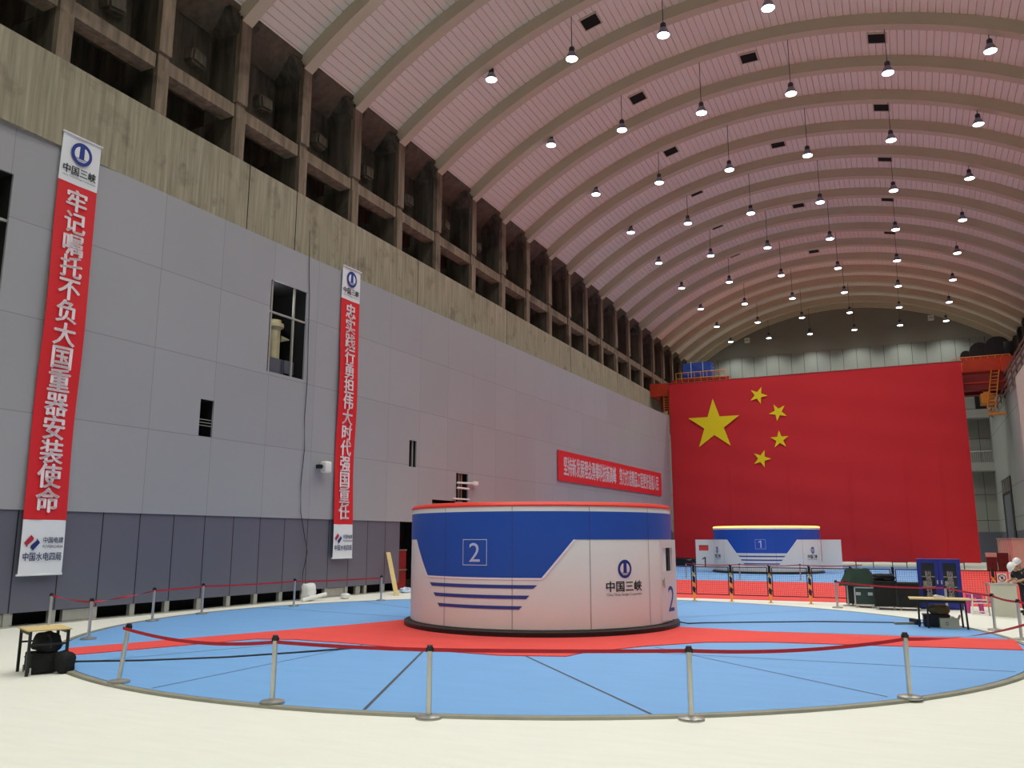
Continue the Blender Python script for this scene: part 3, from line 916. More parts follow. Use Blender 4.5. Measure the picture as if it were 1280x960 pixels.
# ------------------------------------------------------------------ wall banners
FV = '中国三峡'
def vbanner(label, yc, wid, ztop, z1, z2, zbot, text, name='hanging_banner'):
    t = thing(name, label, 'banner', A((AX + 0.05, yc, zbot)), -DEL, 'tall banners on the left wall')
    # local frame: x towards the hall, y along the wall (to the viewer's right), z up from the hem
    def sheet(z0, z1_, nm, m):
        g = MB(); nz = max(2, int((z1_ - z0) / 0.25)); ny = 6
        P = lambda i, j: (0.05 + 0.03 * math.sin((z0 + (z1_ - z0) * j / nz) * 0.9) + 0.012 * math.sin(i * 1.3 + j * 0.35), -wid / 2 + wid * i / ny, z0 + (z1_ - z0) * j / nz - zbot)
        vs = [[g.bm.verts.new(P(i, j)) for i in range(ny + 1)] for j in range(nz + 1)]
        vb = [[g.bm.verts.new((P(i, j)[0] - 0.015, P(i, j)[1], P(i, j)[2])) for i in range(ny + 1)] for j in range(nz + 1)]
        for j in range(nz):
            for i in range(ny):
                g.face([vs[j][i], vs[j][i + 1], vs[j + 1][i + 1], vs[j + 1][i]])
                g.face([vb[j][i], vb[j + 1][i], vb[j + 1][i + 1], vb[j][i + 1]])
            g.face([vs[j][0], vs[j + 1][0], vb[j + 1][0], vb[j][0]]); g.face([vs[j][ny], vb[j][ny], vb[j + 1][ny], vs[j + 1][ny]])
        return g.build(nm, m, t, True)
    sheet(z1, ztop, 'top_panel', M_banw)
    sheet(z2, z1, 'red_panel', M_banr)
    sheet(zbot, z2, 'bottom_panel', M_banw)
    XF = lambda z: 0.05 + 0.03 * math.sin(z * 0.9) + 0.03
    fn = lambda u, v: (XF(v), u, v - zbot)
    fn2 = lambda u, v: (XF(v) + 0.006, u, v - zbot)
    n = len(text)
    g = MB()
    pitch_ = (z1 - z2 - 0.35) / n
    for i, ch in enumerate(text):
        add_char(g, ch, fn, 0.0, z1 - 0.17 - pitch_ * (i + 0.5), 0.69 * wid / 1.2, 0.028)
    g.build('slogan', M_letw, t)
    hh = ztop - z1
    emblem(0, z1 + hh * 0.66, 0.34, fn, fn2, t, M_logoblue, M_banw)
    g = MB(); add_text(g, FV, fn, 0, z1 + hh * 0.275, h=0.27, w=1.04, bold=0.02)
    add_text(g, 'China Three Gorges Corporation', fn, 0, z1 + hh * 0.125, h=0.065, w=1.04)
    g.build('company_name', M_letk, t)
    zc = z2 - (z2 - zbot) * 0.42
    g = MB()
    L = [(-0.54, zc), (-0.36, zc + 0.20), (-0.28, zc + 0.12), (-0.30, zc + 0.06), (-0.44, zc - 0.06), (-0.44, zc - 0.12)]
    add_poly2(g, L, fn); g.build('red_mark', M_logored, t)
    g = MB()
    L2 = [(-0.32 - (p[0] + 0.32), 2 * zc - p[1]) for p in L]
    add_poly2(g, L2, fn)
    add_text(g, '中国电建', fn, 0.27, zc + 0.07, h=0.16, w=0.58, bold=0.015)
    add_text(g, 'POWERCHINA', fn, 0.27, zc - 0.10, h=0.07, w=0.58, bold=0.01)
    add_text(g, '中国水电四局', fn, 0.0, zc - 0.36, h=0.22, w=1.08, bold=0.015)
    g.build('contractor_name', M_letb, t)
    g = MB(); g.tube([(0.06, -wid / 2 - 0.03, ztop - zbot), (0.06, wid / 2 + 0.03, ztop - zbot)], 0.03, 8)
    g.tube([(0.06, -wid / 2 - 0.03, 0), (0.06, wid / 2 + 0.03, 0)], 0.03, 8); g.build('rod', M_banw, t)
    return t
vbanner('tall red banner nearest the viewer on the left wall, ending with the character 命', 14.38, 1.21, 13.72, 12.28, 2.75, 1.32, '牢记嘱托不负大国重器安装使命')
vbanner('tall red banner right of the large window on the left wall, ending with 任', 26.98, 1.19, 13.50, 12.10, 2.82, 1.50, '忠实践行勇担伟大时代强国重任')
t = thing('wall_banner', 'long horizontal red slogan banner on the left wall beyond the drum', 'banner', A((AX + 0.05, 59.2, 5.88)), -DEL)
g = MB(); g.box(0.0, 0.03, -10.95, 10.95, 0.0, 1.94); g.build('cloth', M_banr, t)
g = MB()
txt = '坚持新发展理念勇攀科技新高峰 努力打造精品工程更好造福人民'
fnb = lambda u, v: (0.04, u, v)
span = 20.2 / len(txt)
for i, ch in enumerate(txt):
    if ch == ' ':
        g.build('slogan', M_letw, t); g = MB()
    else:
        add_char(g, ch, fnb, -10.1 + span * (i + 0.5), 0.97, 1.30, 0.03, 0.54)
g.build('slogan', M_letw, t)
# wall light, camera and cable
t = thing('wall_light', 'white box light on the left wall beside the second banner', 'light', A((AX, 25.62, 5.02)), -DEL)
g = MB(); g.bbox(0.1, 0.42, -0.19, 0.17, -0.24, 0.2, 0.07, 3); g.build('housing', M_white, t, True)
g = MB(); g.box(0.0, 0.1, -0.06, 0.06, -0.06, 0.06); g.build('bracket', M_black, t)
t = thing('wall_camera', 'small dark camera left of the white box light on the left wall', 'camera', A((AX, 25.3, 5.0)), -DEL)
g = MB(); g.bbox(0.08, 0.3, -0.09, 0.07, -0.08, 0.08, 0.02); g.build('body', M_black, t)
g = MB(); g.tube([(0.3, 0, 0), (0.34, 0, 0)], 0.05, 12); g.build('lens', M_glassd, t)
g = MB()
g.tube([A((AX + 0.04, yy, zz)) for yy, zz in ((24.3, 14.3), (24.38, 12.6), (24.47, 11.66), (24.5, 10), (24.56, 8.15), (24.5, 6.8), (24.58, 5.66), (24.46, 4.3), (24.53, 3.24), (24.85, 2.2), (24.99, 1.76), (24.8, 1.0), (24.81, 0.35))], 0.014, 5)
tag(g.build('cable', M_black), 'thin black cable hanging down the left wall', 'cable')
g = MB()
a_, b_ = A((-19.9, 28.6, 0.0)), A((-21.5, 30.2, 1.66))
dv = (b_ - a_); side = Vector((0.75, 0.66, 0)) * 0.09
th = dv.cross(side).normalized() * 0.025
vs = g.verts([a_ - side - th, a_ + side - th, a_ + side + th, a_ - side + th, b_ - side - th, b_ + side - th, b_ + side + th, b_ - side + th])
for q in ((3, 2, 1, 0), (4, 5, 6, 7), (0, 1, 5, 4), (1, 2, 6, 5), (2, 3, 7, 6), (3, 0, 4, 7)):
    g.face([vs[i] for i in q])
tag(g.build('wooden_plank', M_wood), 'pale plank leaning on the dark panels left of the doorway', 'plank')
def lump(name, label, cat, loc, size, m, seed, amp=0.25, box=3.6):
    g = MB(); t = bmesh.new(); bmesh.ops.create_icosphere(t, subdivisions=3, radius=0.5)
    for v in t.verts:
        k = 1 + amp * mnoise.noise(v.co * 3.1 + Vector((seed, 0, 0))) + amp * 0.5 * mnoise.noise(v.co * 7 + Vector((0, seed, 0)))
        c0 = v.co / v.co.length; e = (abs(c0.x) ** box + abs(c0.y) ** box + abs(c0.z) ** box) ** (-1 / box) * 0.5
        v.co = Vector((c0.x * e * size[0], c0.y * e * size[1], max(-0.42, c0.z * e) * size[2])) * k
    zm = min(v.co.z for v in t.verts)
    g.merge(t, Matrix.Translation((0, 0, -zm)))
    o = g.build(name, m, None, True); o.location = loc
    return tag(o, label, cat)
lump('plastic_bag', 'crumpled white bag against the left wall behind the barrier', 'bag', A((-21.15, 24.75, 0)), (0.45, 0.5, 0.62), M_white, 3)
g = MB(); g.tube([A((-20.9, 24.1, 0.06)), A((-20.8, 25.3, 0.22))], 0.07, 10)
tag(g.build('white_pipe', M_white), 'short white pipe lying in front of the crumpled bag', 'pipe')
lump('plastic_bag', 'small white scrap on the floor right of the crumpled bag', 'bag', A((-20.6, 26.2, 0)), (0.3, 0.35, 0.2), M_white, 8)
lump('blue_bundle', 'small blue and white bundle at the foot of the leaning plank', 'bundle', A((-20.6, 30.3, 0)), (0.4, 0.55, 0.2), M_lines, 5, 0.5)

# ------------------------------------------------------------------ flag and crane
FX0, FX1, FZ0, FZ1, FY = -19.07, 4.78, 0.42, 16.23, 74.5
fl = thing('national_flag', 'giant red flag with five yellow stars hanging across the hall', 'flag', (0, FY, 0))
g = MB(); nx, nz = 72, 32
def FP(i, j, o=0):
    x = FX0 + (FX1 - FX0) * i / nx; z = FZ0 + (FZ1 - FZ0) * j / nz
    k = 1 - j / nz
    return (x, 0.035 * math.sin(x * 1.3) * (0.3 + k) + 0.02 * math.sin(z * 2.2 + x * 0.4) + o, z)
vs = [[g.bm.verts.new(FP(i, j)) for i in range(nx + 1)] for j in range(nz + 1)]
for j in range(nz):
    for i in range(nx):
        g.face([vs[j][i], vs[j][i + 1], vs[j + 1][i + 1], vs[j + 1][i]])
g.build('cloth', M_flag, fl, True)
g = MB()
vb = [[g.bm.verts.new(FP(i, j, 0.02)) for i in range(nx + 1)] for j in range(nz + 1)]
for j in range(nz):
    for i in range(nx):
        g.face([vb[j][i], vb[j + 1][i], vb[j + 1][i + 1], vb[j][i + 1]])
g.build('lining', M_flagback, fl, True)  # unseen grey backing, added to cut the red bounce behind the flag
U = (FX1 - FX0) / 30
def star(cu, cv, R, ang):
    cx, cz = FX0 + cu * U, FZ1 - cv * U
    g = MB(); pts = []
    for k in range(10):
        rr = R * U * (1 if k % 2 == 0 else 0.382)
        a = ang + k * PI / 5
        pts.append((cx + rr * math.sin(a), -0.085, cz + rr * math.cos(a)))
    c = g.bm.verts.new((cx, -0.085, cz)); v = g.verts(pts)
    for k in range(10):
        g.face([c, v[k], v[(k + 1) % 10]])
    g.build('star', M_star, fl)
star(5, 5, 3, 0)
for cu, cv in ((10, 2), (12, 4), (12, 7), (10, 9)):
    star(cu, cv, 1, math.atan2(5 - cu, -(5 - cv)))
g = MB()
for xs in (-14.0, -9.0, -4.2, 0.0, 2.6):
    g.box(xs, xs + 0.03, -0.075, -0.07, FZ0, 9.0)
g.build('cloth_seam', M_banr, fl)
g = MB(); g.tube([(FX0 - 0.1, 0.05, FZ1 + 0.05), (FX1 + 0.1, 0.05, FZ1 + 0.05)], 0.06, 8); g.build('pole', M_craned, fl)
for k in range(9):
    g = MB(); xh = FX0 + 1.2 + k * 2.7; g.tube([(xh, 0.05, FZ1 + 0.05), (xh, 0.95, 15.56)], 0.03, 6); g.build('hanger', M_craned, fl)

cr = thing('bridge_crane', 'orange and maroon bridge crane spanning the hall above the flag', 'crane', (0, 76.5, 15.0))
g = MB(); g.box(-20.2, 9.9, -1.0, -0.3, -1.0, 0.5); g.box(-20.2, 9.9, 1.6, 2.4, -1.0, 0.5); g.build('girder', M_craned, cr)
g = MB(); g.box(-20.2, 9.9, -1.15, 2.5, 0.5, 0.62)
for x in (-20.6, 8.0):
    g.box(x - 0.4, x + 1.6, -1.5, 3.2, 0.3, 1.5)
g.box(5.0, 8.2, -1.15, -1.02, 0.6, 1.5)
g.build('end_carriage', M_crane, cr)
g = MB(); g.box(4.9, 9.7, -1.04, -1.0, -0.45, -0.36); g.box(4.9, 9.7, -1.04, -1.0, 0.40, 0.48); g.build('girder_flange', M_crane, cr)
for x0, x1, zb in ((-18.6, -14.0, 1.3), (4.2, 8.3, 0.62)):
    g = MB(); n = 8
    for k in range(n + 1):
        x = x0 + (x1 - x0) * k / n
        g.tube([(x, -1.1, zb), (x, -1.1, zb + 1.1)], 0.035, 5)
    for h in (0.55, 1.1):
        g.tube([(x0, -1.1, zb + h), (x1, -1.1, zb + h)], 0.035, 5)
    g.build('railing', M_craney, cr)
g = MB()
for s in (0, 0.5):
    g.tube([(-19.75 + s, -1.4, -3.3), (-19.75 + s, -1.4, 0.4)], 0.045, 5)
for k in range(16):
    g.tube([(-19.75, -1.4, -3.2 + k * 0.23), (-19.25, -1.4, -3.2 + k * 0.23)], 0.03, 5)
g.build('ladder', M_craney, cr)
g = MB()
for s in (0, 0.55):
    g.tube([(6.3 + s, -1.2, -2.9), (6.9 + s, -1.2, 0.5)], 0.05, 5)
for k in range(12):
    g.tube([(6.32 + k * 0.05, -1.2, -2.8 + k * 0.28), (6.87 + k * 0.05, -1.2, -2.8 + k * 0.28)], 0.035, 5)
g.box(6.4, 7.6, -1.5, -0.9, -3.1, -2.95)
g.build('ladder', M_craney, cr)
g = MB(); g.box(6.0, 6.9, -1.0, 0.5, -2.1, -1.3); g.tube([(6.2, -0.6, -1.3), (6.7, -0.6, -1.3)], 0.3, 12); g.build('hook_block', M_craney, cr)
g = MB(); g.box(-19.0, -13.8, -0.9, 2.2, 0.62, 1.80); g.build('trolley', M_crane, cr)
g = MB(); g.box(4.9, 8.4, -0.9, 2.2, 0.62, 1.7); g.build('trolley', M_crane, cr)
g = MB(); g.tube([(6.3, -0.3, 2.3), (6.3, 1.4, 2.3)], 0.75, 16); g.tube([(7.6, -0.4, 2.45), (7.6, 1.6, 2.45)], 0.95, 18); g.tube([(5.3, 0, 2.1), (5.3, 0.8, 2.1)], 0.4, 12)
g.bbox(8.0, 8.7, -0.5, 0.6, 1.7, 2.9, 0.05); g.build('winch', M_black, cr, True)
bt = thing('tarp_bundle', 'blue tarpaulin bundle on the crane trolley above the flag, left end', 'tarpaulin', (-16.7, 76.4, 16.85))
g = MB(); tt = bmesh.new(); bmesh.ops.create_cube(tt, size=1); bmesh.ops.subdivide_edges(tt, edges=list(tt.edges), cuts=5, use_grid_fill=True)
for v in tt.verts:
    v.co = Vector((v.co.x * 2.6, v.co.y * 1.3, (v.co.z + 0.5) * 1.5)) + Vector((1, 1, 0.6)) * 0.18 * mnoise.noise(v.co * 4.0)
    v.co.z = max(v.co.z, 0.0)
g.merge(tt); g.build('sheet', M_blueT, bt, True)
g = MB(); g.tube([(-0.5, -0.85, 0.05), (-0.5, -0.85, 1.6)], 0.03, 5); g.tube([(0.6, -0.85, 0.05), (0.6, -0.85, 1.6)], 0.03, 5); g.build('strap', M_lines, bt)

# pink box enclosure at the right
t = thing('pink_container', 'pale pink boarded container at the right behind the workers', 'container', (6.2, 66.2, 0))
g = MB(); g.box(0, 1.3, 0, 11.0, 0.02, 2.22); g.build('body', M_pink, t)
g = MB(); g.box(-0.05, 1.33, -0.05, 11.05, 2.22, 2.3); g.build('roof_edge', M_galv, t)
g = MB()
for k in range(12):
    g.box(-0.015, 0.0, 0.55 + k * 0.9, 0.58 + k * 0.9, 0.05, 2.2)
g.build('board_seam', M_carpet2, t)

# ------------------------------------------------------------------ barrier posts
POST_H = 0.90
def ribbon(mb, p, q, sag, twist=0.0, wd=0.048, n=28, tilt0=0.0):
    p, q = Vector(p), Vector(q)
    d = (q - p).normalized(); sd = Vector((0, 0, 1)).cross(d).normalized()
    A_, B_ = [], []
    for i in range(n + 1):
        t = i / n
        c_ = p.lerp(q, t) - Vector((0, 0, sag * 4 * t * (1 - t)))
        a = tilt0 * math.sin(PI * t) + twist * t
        up = Vector((0, 0, 1)) * math.cos(a) + sd * math.sin(a)
        A_.append((c_ - up * wd / 2, c_ + up * wd / 2))
    nrm = sd * 0.002
    f0 = [(mb.bm.verts.new(a + nrm), mb.bm.verts.new(b + nrm)) for a, b in A_]
    f1 = [(mb.bm.verts.new(a - nrm), mb.bm.verts.new(b - nrm)) for a, b in A_]
    for i in range(n):
        mb.face([f0[i][0], f0[i + 1][0], f0[i + 1][1], f0[i][1]]); mb.face([f1[i][0], f1[i][1], f1[i + 1][1], f1[i + 1][0]])
        mb.face([f0[i][1], f0[i + 1][1], f1[i + 1][1], f1[i][1]]); mb.face([f0[i][0], f1[i][0], f1[i + 1][0], f0[i + 1][0]])

g = MB(); g.lathe([(0.165, 0.0), (0.17, 0.012), (0.165, 0.03), (0.12, 0.042), (0.05, 0.055)], seg=32); P_base = g.build('base', M_steel, None, True)
g = MB(); g.lathe([(0.035, 0.05), (0.035, POST_H - 0.06)], seg=16); P_pole = g.build('pole', M_steel, None, True)
g = MB(); g.lathe([(0.0365, POST_H - 0.075), (0.038, POST_H - 0.07), (0.038, POST_H - 0.008), (0.030, POST_H)], seg=16)
g.box(-0.05, 0.05, -0.014, 0.014, POST_H - 0.085, POST_H - 0.03); P_cap = g.build('belt_head', M_black, None, True)
POSTS = []
def post(x, y, label, lean=0.0, group='steel belt barrier posts', z=0.0):
    global P_first
    if math.hypot(x - DC[0], y - DC[1]) < DR + 0.1: z = 0.034
    t = thing('barrier_post', label, 'barrier post', (x, y, z), math.atan2(-x, y) * 1.0, group)
    for src in (P_base, P_pole, P_cap):
        if not src.get('used'):
            c_ = src; src['used'] = 1
        else:
            c_ = src.copy(); COL.objects.link(c_)
        if 'used' in c_: pass
        c_.parent = t
        c_.rotation_euler = (0, 0 if src is P_base else lean, 0)
    POSTS.append(t)
    return t
def belt(t, q, sag=0.02, twist=0.0, z0=POST_H - 0.06, z1=POST_H - 0.06, tilt0=0.0, off=0.0):
    """belt running from post t to the point q, kept with its post"""
    g = MB()
    p = Vector((t.location.x, t.location.y, z0)); e = Vector((q[0], q[1], z1))
    ribbon(g, p, e, sag, twist, tilt0=tilt0)
    M = (Matrix.Translation(t.location) @ Matrix.Rotation(t.rotation_euler[2], 4, 'Z')).inverted()
    g.map(lambda c: M @ c)
    g.build('belt', M_belt, t)

fr = [(-11.41, 9.75), (-8.1, 9.48), (-5.73, 9.68), (-2.68, 11.01), (-0.18, 13.59), (2.03, 17.99)]
fl_ = ['leaning steel barrier post at the left end of the front row, near the small table', 'steel barrier post in the front row, second from the left', 'steel barrier post in the front row just left of the middle of the drum',
       'steel barrier post in the front row below the right part of the drum', 'steel barrier post in the front row at the right, before the wooden table', 'steel barrier post past the right edge of the frame']
pf = [post(x, y, l, (0.10 if i == 0 else 0.0)) for i, ((x, y), l) in enumerate(zip(fr, fl_))]
belt(pf[0], (-8.1, 9.48), 0.11, 0.0, z0=0.86)
belt(pf[1], (-5.73, 9.68), 0.015)
belt(pf[2], (-2.68, 11.01), 0.012)
belt(pf[3], (-0.18, 13.59), 0.07, 0.0)
belt(pf[4], (2.03, 17.99), 0.10, PI, tilt0=0.6)
bl = [(-20.1, 14.75), (-18.7, 14.95), (-18.96, 17.14), (-19.39, 19.35), (-18.85, 22.89), (-17.64, 26.25)]
bl[0], bl[1] = (-19.84, 14.7), (-16.87, 13.51)
ll = ['steel barrier post behind the small table by the left wall', 'steel barrier post on the deck edge right of the small table', 'steel barrier post by the left wall, third along from the small table',
      'steel barrier post by the left wall, fourth along from the small table', 'steel barrier post in front of the crumpled white bag by the left wall', 'steel barrier post left of the leaning plank by the left wall']
pb = [post(x, y, l) for (x, y), l in zip(bl, ll)]
belt(pb[0], bl[1], 0.03, PI, tilt0=0.8)
belt(pb[1], bl[2], 0.02, PI * 2, tilt0=0.5)
belt(pb[2], bl[3], 0.01)
belt(pb[3], bl[4], 0.02)
belt(pb[4], bl[5], 0.02)
rr = [(-2.36, 30.29), (-2.08, 31.3), (0.81, 28.01), (1.74, 24.65), (2.1, 22.6)]
rl = ['steel barrier post left of the green flight case', 'steel barrier post close to the fence, behind the post by the green case', 'steel barrier post behind the wooden table in front of the blue cabinet',
      'steel barrier post at the left edge of the grey stand', 'steel barrier post at the right edge of the frame by the workers']
pr = [post(x, y, l) for (x, y), l in zip(rr, rl)]
belt(pr[0], rr[1], 0.03)
belt(pr[0], rr[2], 0.06)
belt(pr[2], rr[3], 0.02)
belt(pr[3], rr[4], 0.03)
belt(pr[4], (2.9, 20.5), 0.03)
fp = [(-11.89, 48.92), (-8.74, 48.31), (-5.58, 48.8)]
for i, (x, y) in enumerate(fp):
    p_ = post(x, y, ['far barrier post seen through the fence beside the near drum', 'far barrier post seen through the fence in front of the far drum, left one', 'far barrier post seen through the fence in front of the far drum, right one'][i])
    if i < 2:
        belt(p_, fp[i + 1], 0.06)
    else:
        belt(p_, (-2.5, 50.2), 0.06)

# ------------------------------------------------------------------ mesh fence
FNY = 31.72
fx = [-10.2, -8.82, -7.43, -6.07, -4.69, -3.33, -1.96, -0.63, 0.8, 2.33, 3.75]
def fence_post(x, y, label):
    t = thing('fence_post', label, 'fence post', (x, y, 0), 0, 'striped fence posts')
    g = MB(); g.box(-0.03, 0.03, -0.03, 0.03, 0.012, 1.27); g.build('pole', M_yellow, t)
    g = MB()
    for z0, z1 in ((1.02, 1.30), (0.66, 0.88), (0.30, 0.50)):
        g.prism([(-0.045, z0 + 0.03), (0.045, z0 - 0.03), (0.045, z1 - 0.03), (-0.045, z1 + 0.03)], 'y', -0.036, 0.036)
    g.build('black_stripe', M_black, t)
    g = MB(); g.box(-0.08, 0.08, -0.08, 0.08, 0.0, 0.014); g.build('foot_plate', M_yellow, t)
    return t
def fence_panel(x0, x1, y, label):
    t = thing('wire_fence', label, 'fence', ((x0 + x1) / 2, y, 0), 0, 'black mesh fence panels')
    wd = (x1 - x0) / 2 - 0.07
    g = MB()
    for q in ((-wd, -wd + 0.03, 0.22, 1.24), (wd - 0.03, wd, 0.22, 1.24), (-wd, wd, 0.22, 0.25), (-wd, wd, 1.21, 1.24)):
        g.box(q[0], q[1], -0.015, 0.015, q[2], q[3])
    for s in (-1, 1):
        for z in (0.4, 0.95):
            g.box(s * wd - 0.02, s * wd + 0.06 * s + 0.0, -0.008, 0.008, z, z + 0.03) if s > 0 else g.box(-wd - 0.06, -wd + 0.02, -0.008, 0.008, z, z + 0.03)
    g.build('frame', M_black, t)
    g = MB(); n = 18
    for k in range(1, n):
        x = -wd + 2 * wd * k / n
        g.box(x - 0.0022, x + 0.0022, -0.0022, 0.0022, 0.25, 1.21)
    for k in range(1, 14):
        z = 0.25 + 0.96 * k / 14
        g.box(-wd, wd, -0.0022, 0.0022, z - 0.0022, z + 0.0022)
    g.build('wire_mesh', M_black, t)
    return t
where = ['behind the drum', 'behind the drum, next one', 'first clear of the drum', 'second clear of the drum', 'third clear of the drum', 'fourth clear of the drum', 'at the green tarpaulin', 'over the long black cases', 'behind the blue cabinet', 'left of the prohibition signs', 'at the right edge']
for i, x in enumerate(fx):
    fence_post(x, FNY, 'yellow and black striped fence post ' + where[i])
wp = ['hidden behind the drum', 'starting behind the drum', 'first right of the drum', 'second right of the drum', 'third right of the drum', 'left of the green tarpaulin', 'behind the green tarpaulin', 'behind the long black cases', 'behind the blue cabinet and the magenta stool', 'carrying the two prohibition signs']
for i in range(len(fx) - 1):
    fence_panel(fx[i], fx[i + 1], FNY, 'black wire mesh fence panel ' + wp[i])
for i, x in enumerate((2.58, 2.92)):
    t = thing('prohibition_sign', '%s square white prohibition sign on the fence beside the workers' % ('left' if i == 0 else 'right'), 'sign', (x, FNY - 0.03, 0.93), 0, 'prohibition signs on the fence')
    g = MB(); g.box(-0.135, 0.135, -0.01, 0.0, -0.15, 0.22); g.build('plate', M_white, t)
    g = MB()
    e0 = ellipse(0, 0.075, 0.115, 0.115, 28); e1 = ellipse(0, 0.075, 0.09, 0.09, 28)
    va = g.verts([(p[0], -0.013, p[1]) for p in e0]); vb_ = g.verts([(p[0], -0.013, p[1]) for p in e1])
    for k in range(28):
        g.face([va[k], va[(k + 1) % 28], vb_[(k + 1) % 28], vb_[k]])
    g.poly([(-0.08, -0.013, 0.14), (-0.065, -0.013, 0.155), (0.08, -0.013, 0.01), (0.065, -0.013, -0.005)])
    g.poly([(-0.11, -0.013, -0.13), (0.11, -0.013, -0.13), (0.11, -0.013, -0.07), (-0.11, -0.013, -0.07)])
    g.build('red_ring', M_belt, t)
    g = MB(); g.box(-0.03, 0.03, -0.0125, -0.0105, 0.03, 0.12); g.build('pictogram', M_black, t)

# ------------------------------------------------------------------ left table with bags
TX, TY, TR = -13.66, 10.06, math.radians(-38)
t = thing('side_table', 'small plywood topped table with black legs at the left', 'table', (TX, TY, 0), math.radians(-24))
g = MB(); g.bbox(-0.40, 0.40, -0.34, 0.34, 0.72, 0.745, 0.006, 1); g.build('tabletop', M_wood, t)
for sx in (-1, 1):
    for sy in (-1, 1):
        g = MB(); g.box(sx * 0.35 - 0.022, sx * 0.35 + 0.022, sy * 0.29 - 0.022, sy * 0.29 + 0.022, 0, 0.72); g.build('leg', M_black, t)
g = MB()
for sy in (-1, 1):
    g.box(-0.35, 0.35, sy * 0.29 - 0.012, sy * 0.29 + 0.012, 0.66, 0.72)
for sx in (-1, 1):
    g.box(sx * 0.35 - 0.012, sx * 0.35 + 0.012, -0.29, 0.29, 0.48, 0.51)
g.build('rail', M_black, t)
t = thing('equipment_case', 'black hard case with steel corners under the small table at the left', 'case', (TX + 0.0, TY - 0.02, 0), math.radians(-24))
g = MB(); g.bbox(-0.28, 0.26, -0.20, 0.22, 0.02, 0.34, 0.025); g.build('body', M_blackcloth, t, True)
g = MB()
for sx in (-0.275, 0.255):
    g.bbox(sx - 0.012, sx + 0.012, -0.215, -0.19, 0.0, 0.12, 0.004)
g.build('corner_trim', M_steel, t)
g = MB(); g.tube([(-0.1, -0.21, 0.24), (-0.1, -0.235, 0.27), (0.06, -0.235, 0.27), (0.06, -0.21, 0.24)], 0.01, 6); g.build('handle', M_black, t)
bg = lump('backpack', 'black backpack slumped on the case under the small table', 'bag', (TX + 0.06, TY + 0.02, 0.345), (0.46, 0.34, 0.34), M_blackcloth, 11, 0.2)
g = MB(); g.tube([(0.12, -0.1, 0.26), (0.2, -0.12, 0.3), (0.24, -0.1, 0.2), (0.22, -0.08, 0.08)], 0.016, 6); g.build('strap', M_black, bg)
lump('shoulder_bag', 'small black bag beside the case under the small table, right side', 'bag', (TX + 0.42, TY + 0.12, 0), (0.26, 0.3, 0.36), M_blackcloth, 21, 0.2)

# ------------------------------------------------------------------ right table group
t = thing('folding_table', 'long thin topped wooden table with black legs at the right', 'table', (0.56, 24.45, 0), math.radians(3))
g = MB(); g.bbox(-0.72, 0.70, -0.32, 0.36, 0.73, 0.765, 0.008, 1); g.build('tabletop', M_wood, t)
for sx, sy in ((-0.52, 0.05), (-0.33, -0.25), (0.50, 0.28), (0.56, -0.22)):
    g = MB(); g.tube([(sx * 0.96, sy, 0.73), (sx, sy, 0.0)], 0.024, 8); g.build('leg', M_black, t)
g = MB(); g.box(-0.5, 0.54, -0.24, -0.21, 0.66, 0.73); g.box(-0.5, 0.5, 0.25, 0.28, 0.66, 0.73); g.build('rail', M_black, t)
t = thing('paper_sheaf', 'white paper lying on the long wooden table', 'paper', (0.56, 24.45, 0.766), 0.3)
g = MB(); g.bbox(-0.11, 0.11, -0.08, 0.08, 0, 0.02, 0.004, 1); g.build('sheet', M_white, t)
g = MB(); g.prism([(-0.12, 0.02), (0.1, 0.02), (0.09, 0.05), (-0.05, 0.075), (-0.13, 0.06)], 'y', -0.07, 0.09); g.build('curled_sheet', M_white, t)
t = thing('cardboard_box', 'grey cardboard box with a raised flap under the long wooden table', 'box', (0.72, 24.45, 0.03), math.radians(4))
g = MB(); g.box(-0.215, 0.215, -0.15, 0.15, 0, 0.24); g.build('body', M_card, t)
g = MB(); g.prism([(0.215, 0.23), (0.26, 0.33), (0.27, 0.325), (0.23, 0.22)], 'y', -0.14, 0.14); g.build('flap', M_card, t)
g = MB(); add_text(g, '0', lambda u, v: (u, -0.152, v), -0.06, 0.12, h=0.1); g.build('print', M_seam, t)
t = thing('plastic_crate', 'black crate behind the cardboard box under the long wooden table', 'crate', (0.44, 24.72, 0.03), math.radians(4))
g = MB(); g.bbox(-0.3, 0.3, -0.2, 0.2, 0, 0.3, 0.02); g.build('body', M_black, t)
g = MB(); g.box(-0.31, 0.31, -0.21, 0.21, 0.27, 0.31); g.build('rim', M_black, t)
lump('brown_sack', 'brown sack lying on the black crate under the long wooden table', 'sack', (0.52, 24.72, 0.345), (0.5, 0.4, 0.24), M_brown, 31, 0.15)
t = thing('metal_bracket', 'grey steel bracket lying on the deck left of the long table', 'bracket', (-0.28, 25.0, 0.03), 0.5)
g = MB(); g.box(-0.3, 0.3, -0.06, 0.06, 0, 0.06); g.build('bar', M_curb, t)
g = MB(); g.box(0.2, 0.3, -0.2, 0.2, 0.0, 0.14); g.build('foot', M_black, t)
